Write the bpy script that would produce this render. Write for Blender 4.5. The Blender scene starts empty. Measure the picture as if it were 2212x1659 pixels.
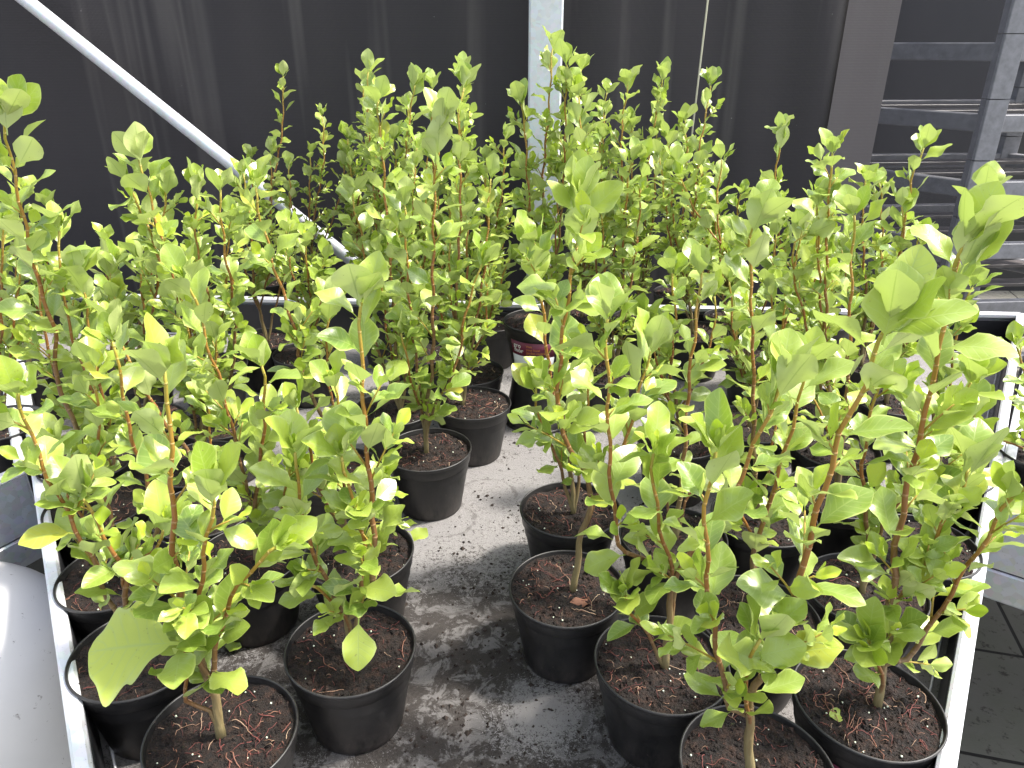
import bpy, math, random
import numpy as np
from mathutils import Vector, noise

# ------------------------------------------------------------------ camera, sky, sun, exposure
F_PX, CX, CY = 1598.0, 1106.0, 829.5            # focal length and centre in units of a 2212 px wide picture
PITCH = math.radians(24.7)
BENCH = 0.70                                     # height of bench floor
POT_H, POT_R = 0.145, 0.095
RIM = BENCH + POT_H
HCAM = RIM + 0.797
scene = bpy.context.scene
C = scene.collection
cam_d = bpy.data.cameras.new("camera")
cam_d.sensor_width = 36.0
cam_d.lens = 36.0 * F_PX / 2212.0
cam_d.clip_start = 0.02
cam_d.clip_end = 500
cam = bpy.data.objects.new("camera", cam_d)
C.objects.link(cam)
cam.location = (0, 0, HCAM)
cam.rotation_euler = (math.radians(90) - PITCH, 0, 0)
scene.camera = cam
SUN_EL, SUN_AZ = 57.0, 84.0                     # azimuth clockwise from +Y (view direction)
world = bpy.data.worlds.new("World")
scene.world = world
world.use_nodes = True
wn = world.node_tree
sky = wn.nodes.new("ShaderNodeTexSky")
sky.sky_type = 'NISHITA'
sky.sun_disc = False
sky.sun_elevation = math.radians(SUN_EL)
sky.sun_rotation = math.radians(SUN_AZ)
sky.air_density = 1.0
sky.dust_density = 3.0
hs = wn.nodes.new("ShaderNodeHueSaturation")      # thin high haze: a paler, less blue sky
hs.inputs['Saturation'].default_value = 0.45
wn.links.new(sky.outputs[0], hs.inputs['Color'])
wn.links.new(hs.outputs[0], wn.nodes["Background"].inputs[0])
wn.nodes["Background"].inputs[1].default_value = 0.15
sl = bpy.data.lights.new("sun", 'SUN')
sl.energy = 2.7
sl.angle = math.radians(6)
sl.color = (1.0, 0.95, 0.87)
sun = bpy.data.objects.new("sun", sl)
C.objects.link(sun)
_a, _e = math.radians(SUN_AZ), math.radians(SUN_EL)
sdir = Vector((math.sin(_a) * math.cos(_e), math.cos(_a) * math.cos(_e), math.sin(_e)))
sun.rotation_euler = sdir.to_track_quat('Z', 'Y').to_euler()
sun.location = (0, 0, 6)
scene.view_settings.view_transform = 'Standard'
scene.view_settings.look = 'None'
scene.view_settings.exposure = 1.62
scene.view_settings.gamma = 1.0
scene.view_settings.use_curve_mapping = False

# ------------------------------------------------------------------ measuring helpers
SP, CP = math.sin(PITCH), math.cos(PITCH)
def ray(px, py):
    u = (px - CX) / F_PX
    v = (CY - py) / F_PX
    return Vector((u, CP + v * SP, -SP + v * CP))
def on_z(px, py, z=RIM):
    d = ray(px, py)
    return Vector((0, 0, HCAM)) + d * ((z - HCAM) / d.z)
def on_y(px, py, y):
    d = ray(px, py)
    return Vector((0, 0, HCAM)) + d * (y / d.y)

# ------------------------------------------------------------------ mesh collector
class MB:
    def __init__(s):
        s.v = []; s.f = []; s.c = []; s.n = 0; s.flat = []
    def add(s, verts, faces, col=None, smooth=True):
        o = s.n
        s.v.extend([tuple(v) for v in verts])
        s.f.extend([tuple(i + o for i in f) for f in faces])
        s.flat.extend([smooth] * len(faces))
        if col is None: col = (0.5, 0.5, 0.5, 1)
        if isinstance(col, tuple): s.c.extend([col] * len(verts))
        else: s.c.extend(col)
        s.n += len(verts)
    def box(s, lo, hi, col=None):
        x0, y0, z0 = lo; x1, y1, z1 = hi
        s.add([(x0,y0,z0),(x1,y0,z0),(x1,y1,z0),(x0,y1,z0),(x0,y0,z1),(x1,y0,z1),(x1,y1,z1),(x0,y1,z1)],
              [(0,3,2,1),(4,5,6,7),(0,1,5,4),(1,2,6,5),(2,3,7,6),(3,0,4,7)], col, False)
    def beam(s, a, b, w, h, up=(0,0,1), col=None, bev=0.0):
        """bar from a to b, w wide, h high with chamfered corners"""
        a, b = Vector(a), Vector(b)
        d = (b - a).normalized(); side = d.cross(Vector(up)).normalized(); u = side.cross(d).normalized()
        bev = bev or min(w, h) * 0.12
        hw, hh = w / 2, h / 2
        prof = [(-hw + bev, -hh), (hw - bev, -hh), (hw, -hh + bev), (hw, hh - bev), (hw - bev, hh), (-hw + bev, hh), (-hw, hh - bev), (-hw, -hh + bev)]
        vs = [p + side * x + u * y for p in (a, b) for x, y in prof]
        fs = [(i, (i + 1) % 8, 8 + (i + 1) % 8, 8 + i) for i in range(8)] + [tuple(range(7, -1, -1)), tuple(range(8, 16))]
        s.add(vs, fs, col, False)
    def tube(s, pts, rad, seg=8, col=None, cap=True, cols=None):
        pts = [Vector(p) for p in pts]
        n = len(pts)
        if not hasattr(rad, '__len__'): rad = [rad] * n
        d0 = (pts[1] - pts[0]).normalized()
        side = d0.orthogonal().normalized()
        vs, cc = [], []
        for i, p in enumerate(pts):
            d = (pts[min(i + 1, n - 1)] - pts[max(i - 1, 0)]).normalized()
            side = (side - d * side.dot(d)).normalized()
            w = d.cross(side)
            for k in range(seg):
                a = 2 * math.pi * k / seg
                vs.append(p + side * (math.cos(a) * rad[i]) + w * (math.sin(a) * rad[i]))
                if cols: cc.append(cols[i])
        fs = []
        for i in range(n - 1):
            for k in range(seg):
                k2 = (k + 1) % seg
                fs.append((i * seg + k, i * seg + k2, (i + 1) * seg + k2, (i + 1) * seg + k))
        if cap:
            fs.append(tuple(range(seg - 1, -1, -1)))
            fs.append(tuple((n - 1) * seg + k for k in range(seg)))
        s.add(vs, fs, cc if cols else col)
    def lathe(s, prof, seg=48, centre=(0,0,0), col=None, warp=None):
        vs, fs = [], []
        cx, cy, cz = centre
        for r, z in prof:
            for k in range(seg):
                a = 2 * math.pi * k / seg
                rr = r * (warp(a, z) if warp else 1)
                vs.append((cx + rr * math.cos(a), cy + rr * math.sin(a), cz + z))
        for i in range(len(prof) - 1):
            for k in range(seg):
                k2 = (k + 1) % seg
                fs.append((i * seg + k, i * seg + k2, (i + 1) * seg + k2, (i + 1) * seg + k))
        s.add(vs, fs, col)
    def build(s, name, mat, parent=None):
        me = bpy.data.meshes.new(name)
        me.from_pydata(s.v, [], s.f)
        me.polygons.foreach_set('use_smooth', s.flat)
        at = me.color_attributes.new('dat', 'FLOAT_COLOR', 'POINT')
        at.data.foreach_set('color', np.array(s.c, dtype=np.float32).ravel())
        me.materials.append(mat)
        me.update()
        o = bpy.data.objects.new(name, me)
        C.objects.link(o)
        if parent: o.parent = parent
        return o
def tag(o, label=None, cat=None, group=None, kind=None):
    if label: o['label'] = label
    if cat: o['category'] = cat
    if group: o['group'] = group
    if kind: o['kind'] = kind
    return o
def empty(name, loc):
    o = bpy.data.objects.new(name, None)
    o.empty_display_size = 0.05
    C.objects.link(o); o.location = loc
    return o

# ------------------------------------------------------------------ materials
def newmat(name):
    m = bpy.data.materials.new(name); m.use_nodes = True
    return m, m.node_tree.nodes, m.node_tree.links, m.node_tree.nodes['Principled BSDF']
def ramp(N, stops, interp='LINEAR'):
    r = N.new('ShaderNodeValToRGB'); r.color_ramp.interpolation = interp
    e = r.color_ramp.elements
    while len(e) < len(stops): e.new(0.5)
    for i, (p, c) in enumerate(stops):
        e[i].position = p
        e[i].color = (c, c, c, 1) if not hasattr(c, '__len__') else (*c, 1)
    return r
def noise_n(N, L, scale, detail=4, rough=0.55, coord='Object', vec=None, dist=0.0):
    n = N.new('ShaderNodeTexNoise')
    n.inputs['Scale'].default_value = scale; n.inputs['Detail'].default_value = detail
    n.inputs['Roughness'].default_value = rough; n.inputs['Distortion'].default_value = dist
    if vec is None:
        t = N.new('ShaderNodeTexCoord'); vec = t.outputs[coord]
    L.new(vec, n.inputs['Vector'])
    return n
def mixc(N, L, fac, a, b, mode='MIX'):
    m = N.new('ShaderNodeMix'); m.data_type = 'RGBA'; m.blend_type = mode
    for sock, val in ((m.inputs['Factor'], fac), (m.inputs['A'], a), (m.inputs['B'], b)):
        if hasattr(val, 'is_linked') or hasattr(val, 'links'): L.new(val, sock)
        elif hasattr(val, '__len__'): sock.default_value = (*val, 1)
        else: sock.default_value = val
    return m.outputs['Result']
def math_n(N, L, op, a, b=None, clamp=False):
    m = N.new('ShaderNodeMath'); m.operation = op; m.use_clamp = clamp
    for i, val in enumerate((a, b)):
        if val is None: continue
        if hasattr(val, 'links'): L.new(val, m.inputs[i])
        else: m.inputs[i].default_value = val
    return m.outputs[0]
def bump(N, L, bs, h, strength=0.3, dist=0.002):
    b = N.new('ShaderNodeBump'); b.inputs['Strength'].default_value = strength; b.inputs['Distance'].default_value = dist
    L.new(h, b.inputs['Height']); L.new(b.outputs[0], bs.inputs['Normal'])
    return b

def mat_leaf():
    m, N, L, P = newmat('leaf')
    uv = N.new('ShaderNodeUVMap'); uv.uv_map = 'UVMap'
    sx = N.new('ShaderNodeSeparateXYZ'); L.new(uv.outputs[0], sx.inputs[0])
    at = N.new('ShaderNodeAttribute'); at.attribute_name = 'dat'
    sc = N.new('ShaderNodeSeparateColor'); L.new(at.outputs['Color'], sc.inputs[0])
    rnd, age, hue = sc.outputs[0], sc.outputs[1], sc.outputs[2]
    # distance from midrib 0..1
    d = math_n(N, L, 'ABSOLUTE', math_n(N, L, 'MULTIPLY_ADD', sx.outputs[0], 2.0))
    N_ = d.node.inputs[0].links[0].from_node; N_.inputs[2].default_value = -1.0
    top = ramp(N, [(0.0, (0.14, 0.235, 0.032)), (0.5, (0.26, 0.36, 0.05)), (1.0, (0.40, 0.48, 0.08))])
    L.new(rnd, top.inputs[0])
    no = noise_n(N, L, 70, 3)
    c1 = mixc(N, L, math_n(N, L, 'MULTIPLY', no.outputs[0], 0.35), top.outputs[0], (0.32, 0.42, 0.08))
    young = mixc(N, L, rnd, (0.45, 0.60, 0.035), (0.58, 0.66, 0.05))
    c2 = mixc(N, L, age, c1, young)
    yel = mixc(N, L, hue, c2, (0.55, 0.50, 0.05))
    # veins
    vm = ramp(N, [(0.0, 1.0), (0.06, 0.0)]); L.new(d, vm.inputs[0])
    wv = N.new('ShaderNodeTexWave'); wv.wave_type = 'BANDS'; wv.bands_direction = 'Y'
    cb = N.new('ShaderNodeCombineXYZ'); L.new(sx.outputs[0], cb.inputs[0])
    yy = math_n(N, L, 'SUBTRACT', sx.outputs[1], math_n(N, L, 'MULTIPLY', d, 0.22)); L.new(yy, cb.inputs[1])
    L.new(cb.outputs[0], wv.inputs['Vector']); wv.inputs['Scale'].default_value = 2.6; wv.inputs['Distortion'].default_value = 1.2
    sv = ramp(N, [(0.86, 0.0), (1.0, 0.40)]); L.new(wv.outputs['Fac'], sv.inputs[0])
    vein = math_n(N, L, 'MAXIMUM', math_n(N, L, 'MULTIPLY', vm.outputs[0], 0.75), sv.outputs[0])
    c3 = mixc(N, L, vein, yel, (0.36, 0.46, 0.12))
    em = ramp(N, [(0.86, 0.0), (0.95, 0.9)]); L.new(d, em.inputs[0])
    c4 = mixc(N, L, em.outputs[0], c3, (0.42, 0.50, 0.13))
    # little blemishes
    b1 = noise_n(N, L, 260, 2); b2 = ramp(N, [(0.70, 0.0), (0.74, 0.6)]); L.new(b1.outputs[0], b2.inputs[0])
    c5 = mixc(N, L, b2.outputs[0], c4, (0.16, 0.12, 0.03))
    under0 = mixc(N, L, rnd, (0.40, 0.48, 0.16), (0.52, 0.57, 0.24))
    under = mixc(N, L, math_n(N, L, 'MULTIPLY', vm.outputs[0], 0.55), mixc(N, L, age, under0, (0.42, 0.53, 0.07)), (0.14, 0.22, 0.04))
    under2 = mixc(N, L, b2.outputs[0], under, (0.10, 0.08, 0.04))
    geo = N.new('ShaderNodeNewGeometry')
    col = mixc(N, L, geo.outputs['Backfacing'], c5, under2)
    L.new(col, P.inputs['Base Color'])
    rr = N.new('ShaderNodeMapRange'); L.new(geo.outputs['Backfacing'], rr.inputs[0])
    rr.inputs[3].default_value = 0.33; rr.inputs[4].default_value = 0.55
    L.new(rr.outputs[0], P.inputs['Roughness'])
    P.inputs['Specular IOR Level'].default_value = 0.9
    hgt = math_n(N, L, 'ADD', math_n(N, L, 'MULTIPLY', vein, -0.5), math_n(N, L, 'MULTIPLY', no.outputs[0], 0.6))
    bump(N, L, P, hgt, 0.25, 0.0015)
    tr = N.new('ShaderNodeBsdfTranslucent'); L.new(mixc(N, L, 0.5, col, (0.34, 0.50, 0.03)), tr.inputs[0])
    mx = N.new('ShaderNodeMixShader'); mx.inputs[0].default_value = 0.30
    L.new(P.outputs[0], mx.inputs[1]); L.new(tr.outputs[0], mx.inputs[2])
    L.new(mx.outputs[0], N['Material Output'].inputs[0])
    return m
def mat_stem():
    m, N, L, P = newmat('stem_bark')
    at = N.new('ShaderNodeAttribute'); at.attribute_name = 'dat'
    sc = N.new('ShaderNodeSeparateColor'); L.new(at.outputs['Color'], sc.inputs[0])
    r = ramp(N, [(0.0, (0.17, 0.135, 0.06)), (0.16, (0.16, 0.10, 0.04)), (0.30, (0.14, 0.055, 0.02)), (0.6, (0.26, 0.10, 0.022)), (0.8, (0.34, 0.19, 0.03)), (1.0, (0.38, 0.40, 0.05))])
    L.new(sc.outputs[0], r.inputs[0])
    t = N.new('ShaderNodeTexCoord'); mp = N.new('ShaderNodeMapping'); mp.inputs['Scale'].default_value = (1, 1, 0.12)
    L.new(t.outputs['Object'], mp.inputs[0])
    n = noise_n(N, L, 420, 4, 0.6, vec=mp.outputs[0])
    c = mixc(N, L, math_n(N, L, 'MULTIPLY', n.outputs[0], sc.outputs[1]), r.outputs[0], (0.34, 0.29, 0.15))
    c = mixc(N, L, sc.outputs[2], c, (0.50, 0.38, 0.19))
    L.new(c, P.inputs['Base Color']); P.inputs['Roughness'].default_value = 0.5
    bump(N, L, P, n.outputs[0], 0.5, 0.0012)
    return m
def mat_soil():
    m, N, L, P = newmat('potting_soil')
    n = noise_n(N, L, 60, 6, 0.65); n2 = noise_n(N, L, 300, 3, 0.6)
    r = ramp(N, [(0.3, (0.004, 0.0022, 0.0014)), (0.5, (0.014, 0.0068, 0.0042)), (0.72, (0.050, 0.021, 0.011))])
    L.new(n.outputs[0], r.inputs[0])
    r2 = ramp(N, [(0.62, 0.0), (0.74, 0.8)]); L.new(n2.outputs[0], r2.inputs[0])
    c = mixc(N, L, r2.outputs[0], r.outputs[0], (0.07, 0.028, 0.015))
    n3 = noise_n(N, L, 22, 5, 0.7); r3 = ramp(N, [(0.66, 0.0), (0.73, 0.7)]); L.new(n3.outputs[0], r3.inputs[0])
    c = mixc(N, L, r3.outputs[0], c, (0.06, 0.09, 0.015))
    L.new(c, P.inputs['Base Color']); P.inputs['Roughness'].default_value = 0.85
    ad = math_n(N, L, 'ADD', n.outputs[0], n2.outputs[0]); bump(N, L, P, ad, 1.0, 0.010)
    return m
def mat_root():
    m, N, L, P = newmat('dry_root')
    at = N.new('ShaderNodeAttribute'); at.attribute_name = 'dat'
    sc = N.new('ShaderNodeSeparateColor'); L.new(at.outputs['Color'], sc.inputs[0])
    r = ramp(N, [(0.0, (0.07, 0.016, 0.014)), (0.4, (0.17, 0.045, 0.036)), (0.75, (0.26, 0.13, 0.08)), (1.0, (0.42, 0.30, 0.20))])
    L.new(sc.outputs[0], r.inputs[0]); L.new(r.outputs[0], P.inputs['Base Color']); P.inputs['Roughness'].default_value = 0.7
    return m
def mat_pot():
    m, N, L, P = newmat('black_pot_plastic')
    n = noise_n(N, L, 14, 6, 0.7); n2 = noise_n(N, L, 160, 4, 0.7)
    r = ramp(N, [(0.4, (0.007, 0.007, 0.0075)), (0.62, (0.018, 0.017, 0.017)), (0.8, (0.05, 0.042, 0.036))]); L.new(n.outputs[0], r.inputs[0])
    r2 = ramp(N, [(0.67, 0.0), (0.72, 0.55)]); L.new(n2.outputs[0], r2.inputs[0])
    c = mixc(N, L, r2.outputs[0], r.outputs[0], (0.13, 0.10, 0.085))
    t = N.new('ShaderNodeTexCoord'); sp = N.new('ShaderNodeSeparateXYZ'); L.new(t.outputs['Object'], sp.inputs[0])
    lo = N.new('ShaderNodeMapRange'); L.new(sp.outputs[2], lo.inputs[0]); lo.inputs[1].default_value = 0.0; lo.inputs[2].default_value = 0.07; lo.inputs[3].default_value = 0.75; lo.inputs[4].default_value = 0.12
    mpz = N.new('ShaderNodeMapping'); mpz.inputs['Scale'].default_value = (1, 1, 0.3); L.new(t.outputs['Object'], mpz.inputs[0])
    dn = noise_n(N, L, 48, 7, 0.75, vec=mpz.outputs[0]); dr = ramp(N, [(0.42, 0.0), (0.66, 1.0)]); L.new(dn.outputs[0], dr.inputs[0])
    c = mixc(N, L, math_n(N, L, 'MULTIPLY', dr.outputs[0], lo.outputs[0]), c, (0.075, 0.062, 0.055)); L.new(c, P.inputs['Base Color'])
    rr = ramp(N, [(0.3, 0.3), (0.75, 0.62)]); L.new(n.outputs[0], rr.inputs[0]); L.new(rr.outputs[0], P.inputs['Roughness'])
    bump(N, L, P, n2.outputs[0], 0.15, 0.001)
    return m
def mat_liner():
    """pale plastic bench liner, dusted with spilt peat"""
    m, N, L, P = newmat('bench_liner')
    t = N.new('ShaderNodeTexCoord')
    big = noise_n(N, L, 2.6, 5, 0.6, vec=t.outputs['Object'], dist=0.4)
    mid = noise_n(N, L, 16, 8, 0.72, vec=t.outputs['Object'], dist=0.3)
    fine = noise_n(N, L, 130, 6, 0.7, vec=t.outputs['Object'])
    tiny = noise_n(N, L, 420, 4, 0.7, vec=t.outputs['Object'])
    sep = N.new('ShaderNodeSeparateXYZ'); L.new(t.outputs['Object'], sep.inputs[0])
    # spill is heaviest at the front of the bench
    def blob(cx, cy, r, gain):
        v = N.new('ShaderNodeVectorMath'); v.operation = 'DISTANCE'; L.new(t.outputs['Object'], v.inputs[0]); v.inputs[1].default_value = (cx, cy, BENCH)
        q = math_n(N, L, 'DIVIDE', v.outputs['Value'], r)
        q = math_n(N, L, 'SUBTRACT', 1.0, q, True)
        return math_n(N, L, 'MULTIPLY', q, gain)
    a = on_z(1010, 1420, BENCH); b = on_z(900, 1560, BENCH); c_ = on_z(1160, 1540, BENCH); d = on_z(1060, 1330, BENCH); e = on_z(560, 1440, BENCH)
    s = math_n(N, L, 'ADD', blob(a.x, a.y, 0.32, 0.72), blob(b.x, b.y, 0.42, 0.62))
    s = math_n(N, L, 'ADD', s, blob(e.x, e.y, 0.30, 0.6))
    s = math_n(N, L, 'ADD', s, blob(d.x + .05, d.y, 0.26, 0.25))
    g = on_z(1260, 1640, BENCH); s = math_n(N, L, 'ADD', s, blob(g.x, g.y, 0.24, 0.55))
    s = math_n(N, L, 'SUBTRACT', s, blob(c_.x, c_.y, 0.11, 1.6))
    s = math_n(N, L, 'ADD', s, math_n(N, L, 'MULTIPLY', big.outputs[0], 0.30))
    s = math_n(N, L, 'ADD', s, math_n(N, L, 'MULTIPLY', math_n(N, L, 'SUBTRACT', mid.outputs[0], 0.5), 1.5))
    s = math_n(N, L, 'ADD', s, math_n(N, L, 'MULTIPLY', math_n(N, L, 'SUBTRACT', fine.outputs[0], 0.5), 2.6))
    s = math_n(N, L, 'ADD', s, math_n(N, L, 'MULTIPLY', math_n(N, L, 'SUBTRACT', tiny.outputs[0], 0.5), 2.6))
    r = ramp(N, [(0.45, 0.0), (0.52, 0.7), (0.64, 0.97)]); L.new(s, r.inputs[0])
    worn = noise_n(N, L, 26, 9, 0.74, vec=t.outputs['Object'], dist=0.6)
    wr = ramp(N, [(0.50, 0.0), (0.56, 0.85)]); L.new(worn.outputs[0], wr.inputs[0])
    scat = noise_n(N, L, 52, 9, 0.78, vec=t.outputs['Object'], dist=0.3)
    sr = ramp(N, [(0.585, 0.0), (0.62, 0.9)]); L.new(scat.outputs[0], sr.inputs[0])
    dirtmask = math_n(N, L, 'MULTIPLY', r.outputs[0], math_n(N, L, 'SUBTRACT', 1.0, math_n(N, L, 'MULTIPLY', wr.outputs[0], 0.62)))
    dirtmask = math_n(N, L, 'MAXIMUM', dirtmask, sr.outputs[0])
    base = mixc(N, L, mid.outputs[0], (0.17, 0.163, 0.165), (0.28, 0.265, 0.255))
    dirt = mixc(N, L, fine.outputs[0], (0.006, 0.0045, 0.004), (0.040, 0.030, 0.025))
    # faint rings where pots stood
    c = mixc(N, L, dirtmask, base, dirt)
    for (px, py, rad) in ((975, 1275, 0.066), (1050, 1070, 0.068), (1170, 1530, 0.07), (960, 1120, 0.067)):
        p = on_z(px, py, BENCH)
        v = N.new('ShaderNodeVectorMath'); v.operation = 'DISTANCE'; L.new(t.outputs['Object'], v.inputs[0]); v.inputs[1].default_value = (p.x, p.y, BENCH)
        q = math_n(N, L, 'ABSOLUTE', math_n(N, L, 'SUBTRACT', v.outputs['Value'], rad))
        q = math_n(N, L, 'ADD', q, math_n(N, L, 'MULTIPLY', math_n(N, L, 'SUBTRACT', mid.outputs[0], 0.47), 0.06))
        rr = ramp(N, [(0.0008, 0.5), (0.004, 0.0)]); L.new(q, rr.inputs[0])
        c = mixc(N, L, rr.outputs[0], c, (0.04, 0.032, 0.028))
    L.new(c, P.inputs['Base Color'])
    P.inputs['Roughness'].default_value = 0.5
    bump(N, L, P, math_n(N, L, 'ADD', s, math_n(N, L, 'MULTIPLY', big.outputs[0], 6.0)), 0.5, 0.004)
    return m
def mat_metal(name, base, rough, metal, speck=0.5, streak=False):
    m, N, L, P = newmat(name)
    n = noise_n(N, L, 9, 6, 0.65); n2 = noise_n(N, L, 240, 3, 0.6)
    vo = N.new('ShaderNodeTexVoronoi'); vo.inputs['Scale'].default_value = 70
    tc = N.new('ShaderNodeTexCoord'); L.new(tc.outputs['Object'], vo.inputs['Vector'])
    base = tuple(base)
    c = mixc(N, L, math_n(N, L, 'MULTIPLY', n.outputs[0], 0.6), base, tuple(x * 0.62 for x in base))
    c = mixc(N, L, 0.22, c, vo.outputs['Color'], 'SOFT_LIGHT')
    hsv = N.new('ShaderNodeHueSaturation'); hsv.inputs['Saturation'].default_value = 0.55; L.new(c, hsv.inputs['Color']); c = hsv.outputs[0]
    r2 = ramp(N, [(0.66, 0.0), (0.70, speck)]); L.new(n2.outputs[0], r2.inputs[0])
    c = mixc(N, L, r2.outputs[0], c, (0.05, 0.045, 0.04))
    L.new(c, P.inputs['Base Color']); P.inputs['Metallic'].default_value = metal
    rr = ramp(N, [(0.3, rough * 0.8), (0.7, min(1, rough * 1.4))]); L.new(n.outputs[0], rr.inputs[0]); L.new(rr.outputs[0], P.inputs['Roughness'])
    bump(N, L, P, n.outputs[0], 0.1, 0.002)
    return m
def mat_plain(name, base, rough=0.6, var=0.35, scale=12, metal=0.0):
    m, N, L, P = newmat(name)
    n = noise_n(N, L, scale, 6, 0.65)
    c = mixc(N, L, n.outputs[0], tuple(x * (1 - var) for x in base), tuple(x * (1 + var) for x in base))
    L.new(c, P.inputs['Base Color']); P.inputs['Roughness'].default_value = rough; P.inputs['Metallic'].default_value = metal
    bump(N, L, P, n.outputs[0], 0.2, 0.002)
    return m
def mat_net(name, base, crease, see=0.0):
    """woven shade cloth: fine ribs, pale vertical stretch creases, dust specks"""
    m, N, L, P = newmat(name)
    t = N.new('ShaderNodeTexCoord')
    mp = N.new('ShaderNodeMapping'); mp.inputs['Scale'].default_value = (1.0, 1.0, 0.035); L.new(t.outputs['Object'], mp.inputs[0])
    cr = noise_n(N, L, 5.5, 3, 0.55, vec=mp.outputs[0]); r = ramp(N, [(0.50, 0.0), (0.56, 1.0), (0.60, 0.25), (0.8, 0.5)]); L.new(cr.outputs[0], r.inputs[0])
    fade = noise_n(N, L, 1.2, 3, 0.5)
    c = mixc(N, L, math_n(N, L, 'MULTIPLY', r.outputs[0], math_n(N, L, 'MULTIPLY', fade.outputs[0], 0.8)), base, crease)
    big = noise_n(N, L, 1.6, 4, 0.6); c = mixc(N, L, math_n(N, L, 'MULTIPLY', big.outputs[0], 0.4), c, tuple(x * 0.55 for x in base))
    wa = N.new('ShaderNodeTexWave'); wa.bands_direction = 'X'; wa.inputs['Scale'].default_value = 75; L.new(t.outputs['Object'], wa.inputs[0])
    wb = N.new('ShaderNodeTexWave'); wb.bands_direction = 'Z'; wb.inputs['Scale'].default_value = 60; L.new(t.outputs['Object'], wb.inputs[0])
    w = math_n(N, L, 'MULTIPLY', wa.outputs['Fac'], wb.outputs['Fac'])
    c = mixc(N, L, math_n(N, L, 'MULTIPLY', w, 0.35), c, tuple(x * 1.6 for x in base))
    sp = noise_n(N, L, 55, 2, 0.5); rs = ramp(N, [(0.79, 0.0), (0.81, 0.7)]); L.new(sp.outputs[0], rs.inputs[0])
    c = mixc(N, L, rs.outputs[0], c, (0.22, 0.21, 0.21))
    L.new(c, P.inputs['Base Color']); P.inputs['Roughness'].default_value = 0.6; P.inputs['Specular IOR Level'].default_value = 0.3
    bump(N, L, P, w, 0.4, 0.001)
    if see > 0:
        tr = N.new('ShaderNodeBsdfTransparent'); mx = N.new('ShaderNodeMixShader'); mx.inputs[0].default_value = see
        L.new(P.outputs[0], mx.inputs[1]); L.new(tr.outputs[0], mx.inputs[2]); L.new(mx.outputs[0], N['Material Output'].inputs[0])
    return m
def mat_paving():
    m, N, L, P = newmat('concrete_paving')
    t = N.new('ShaderNodeTexCoord')
    mp = N.new('ShaderNodeMapping'); mp.inputs['Rotation'].default_value = (0, 0, math.radians(14)); mp.inputs['Location'].default_value = (0.13, 0.04, 0)
    L.new(t.outputs['Object'], mp.inputs[0])
    b = N.new('ShaderNodeTexBrick'); b.inputs['Scale'].default_value = 1.0
    b.inputs['Brick Width'].default_value = 0.40; b.inputs['Row Height'].default_value = 0.40; b.inputs['Mortar Size'].default_value = 0.006
    b.inputs['Mortar Smooth'].default_value = 0.3; b.offset = 0.0
    b.inputs['Color1'].default_value = (0.15, 0.145, 0.125, 1); b.inputs['Color2'].default_value = (0.19, 0.175, 0.155, 1); b.inputs['Mortar'].default_value = (0.022, 0.02, 0.017, 1)
    L.new(mp.outputs[0], b.inputs[0])
    n = noise_n(N, L, 4, 8, 0.7); r = ramp(N, [(0.35, 0.0), (0.7, 0.6)]); L.new(n.outputs[0], r.inputs[0])
    c = mixc(N, L, r.outputs[0], b.outputs[0], (0.12, 0.13, 0.085))
    jn = ramp(N, [(0.2, 0.0), (0.8, 1.0)]); L.new(b.outputs['Fac'], jn.inputs[0]); c = mixc(N, L, jn.outputs[0], c, (0.015, 0.013, 0.011))
    n2 = noise_n(N, L, 30, 6, 0.7); r2 = ramp(N, [(0.56, 0.0), (0.64, 0.8)]); L.new(n2.outputs[0], r2.inputs[0])
    c = mixc(N, L, r2.outputs[0], c, (0.04, 0.032, 0.026))
    L.new(c, P.inputs['Base Color']); P.inputs['Roughness'].default_value = 0.8
    bump(N, L, P, math_n(N, L, 'SUBTRACT', n2.outputs[0], b.outputs['Fac']), 0.5, 0.004)
    return m
def mat_white():
    m, N, L, P = newmat('white_gelcoat')
    n = noise_n(N, L, 7, 6, 0.7); n2 = noise_n(N, L, 60, 5, 0.65)
    c = mixc(N, L, n.outputs[0], (0.70, 0.69, 0.69), (0.62, 0.61, 0.61))
    r2 = ramp(N, [(0.65, 0.0), (0.70, 0.7)]); L.new(n2.outputs[0], r2.inputs[0])
    c = mixc(N, L, r2.outputs[0], c, (0.13, 0.11, 0.10))
    L.new(c, P.inputs['Base Color']); P.inputs['Roughness'].default_value = 0.32
    return m
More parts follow.
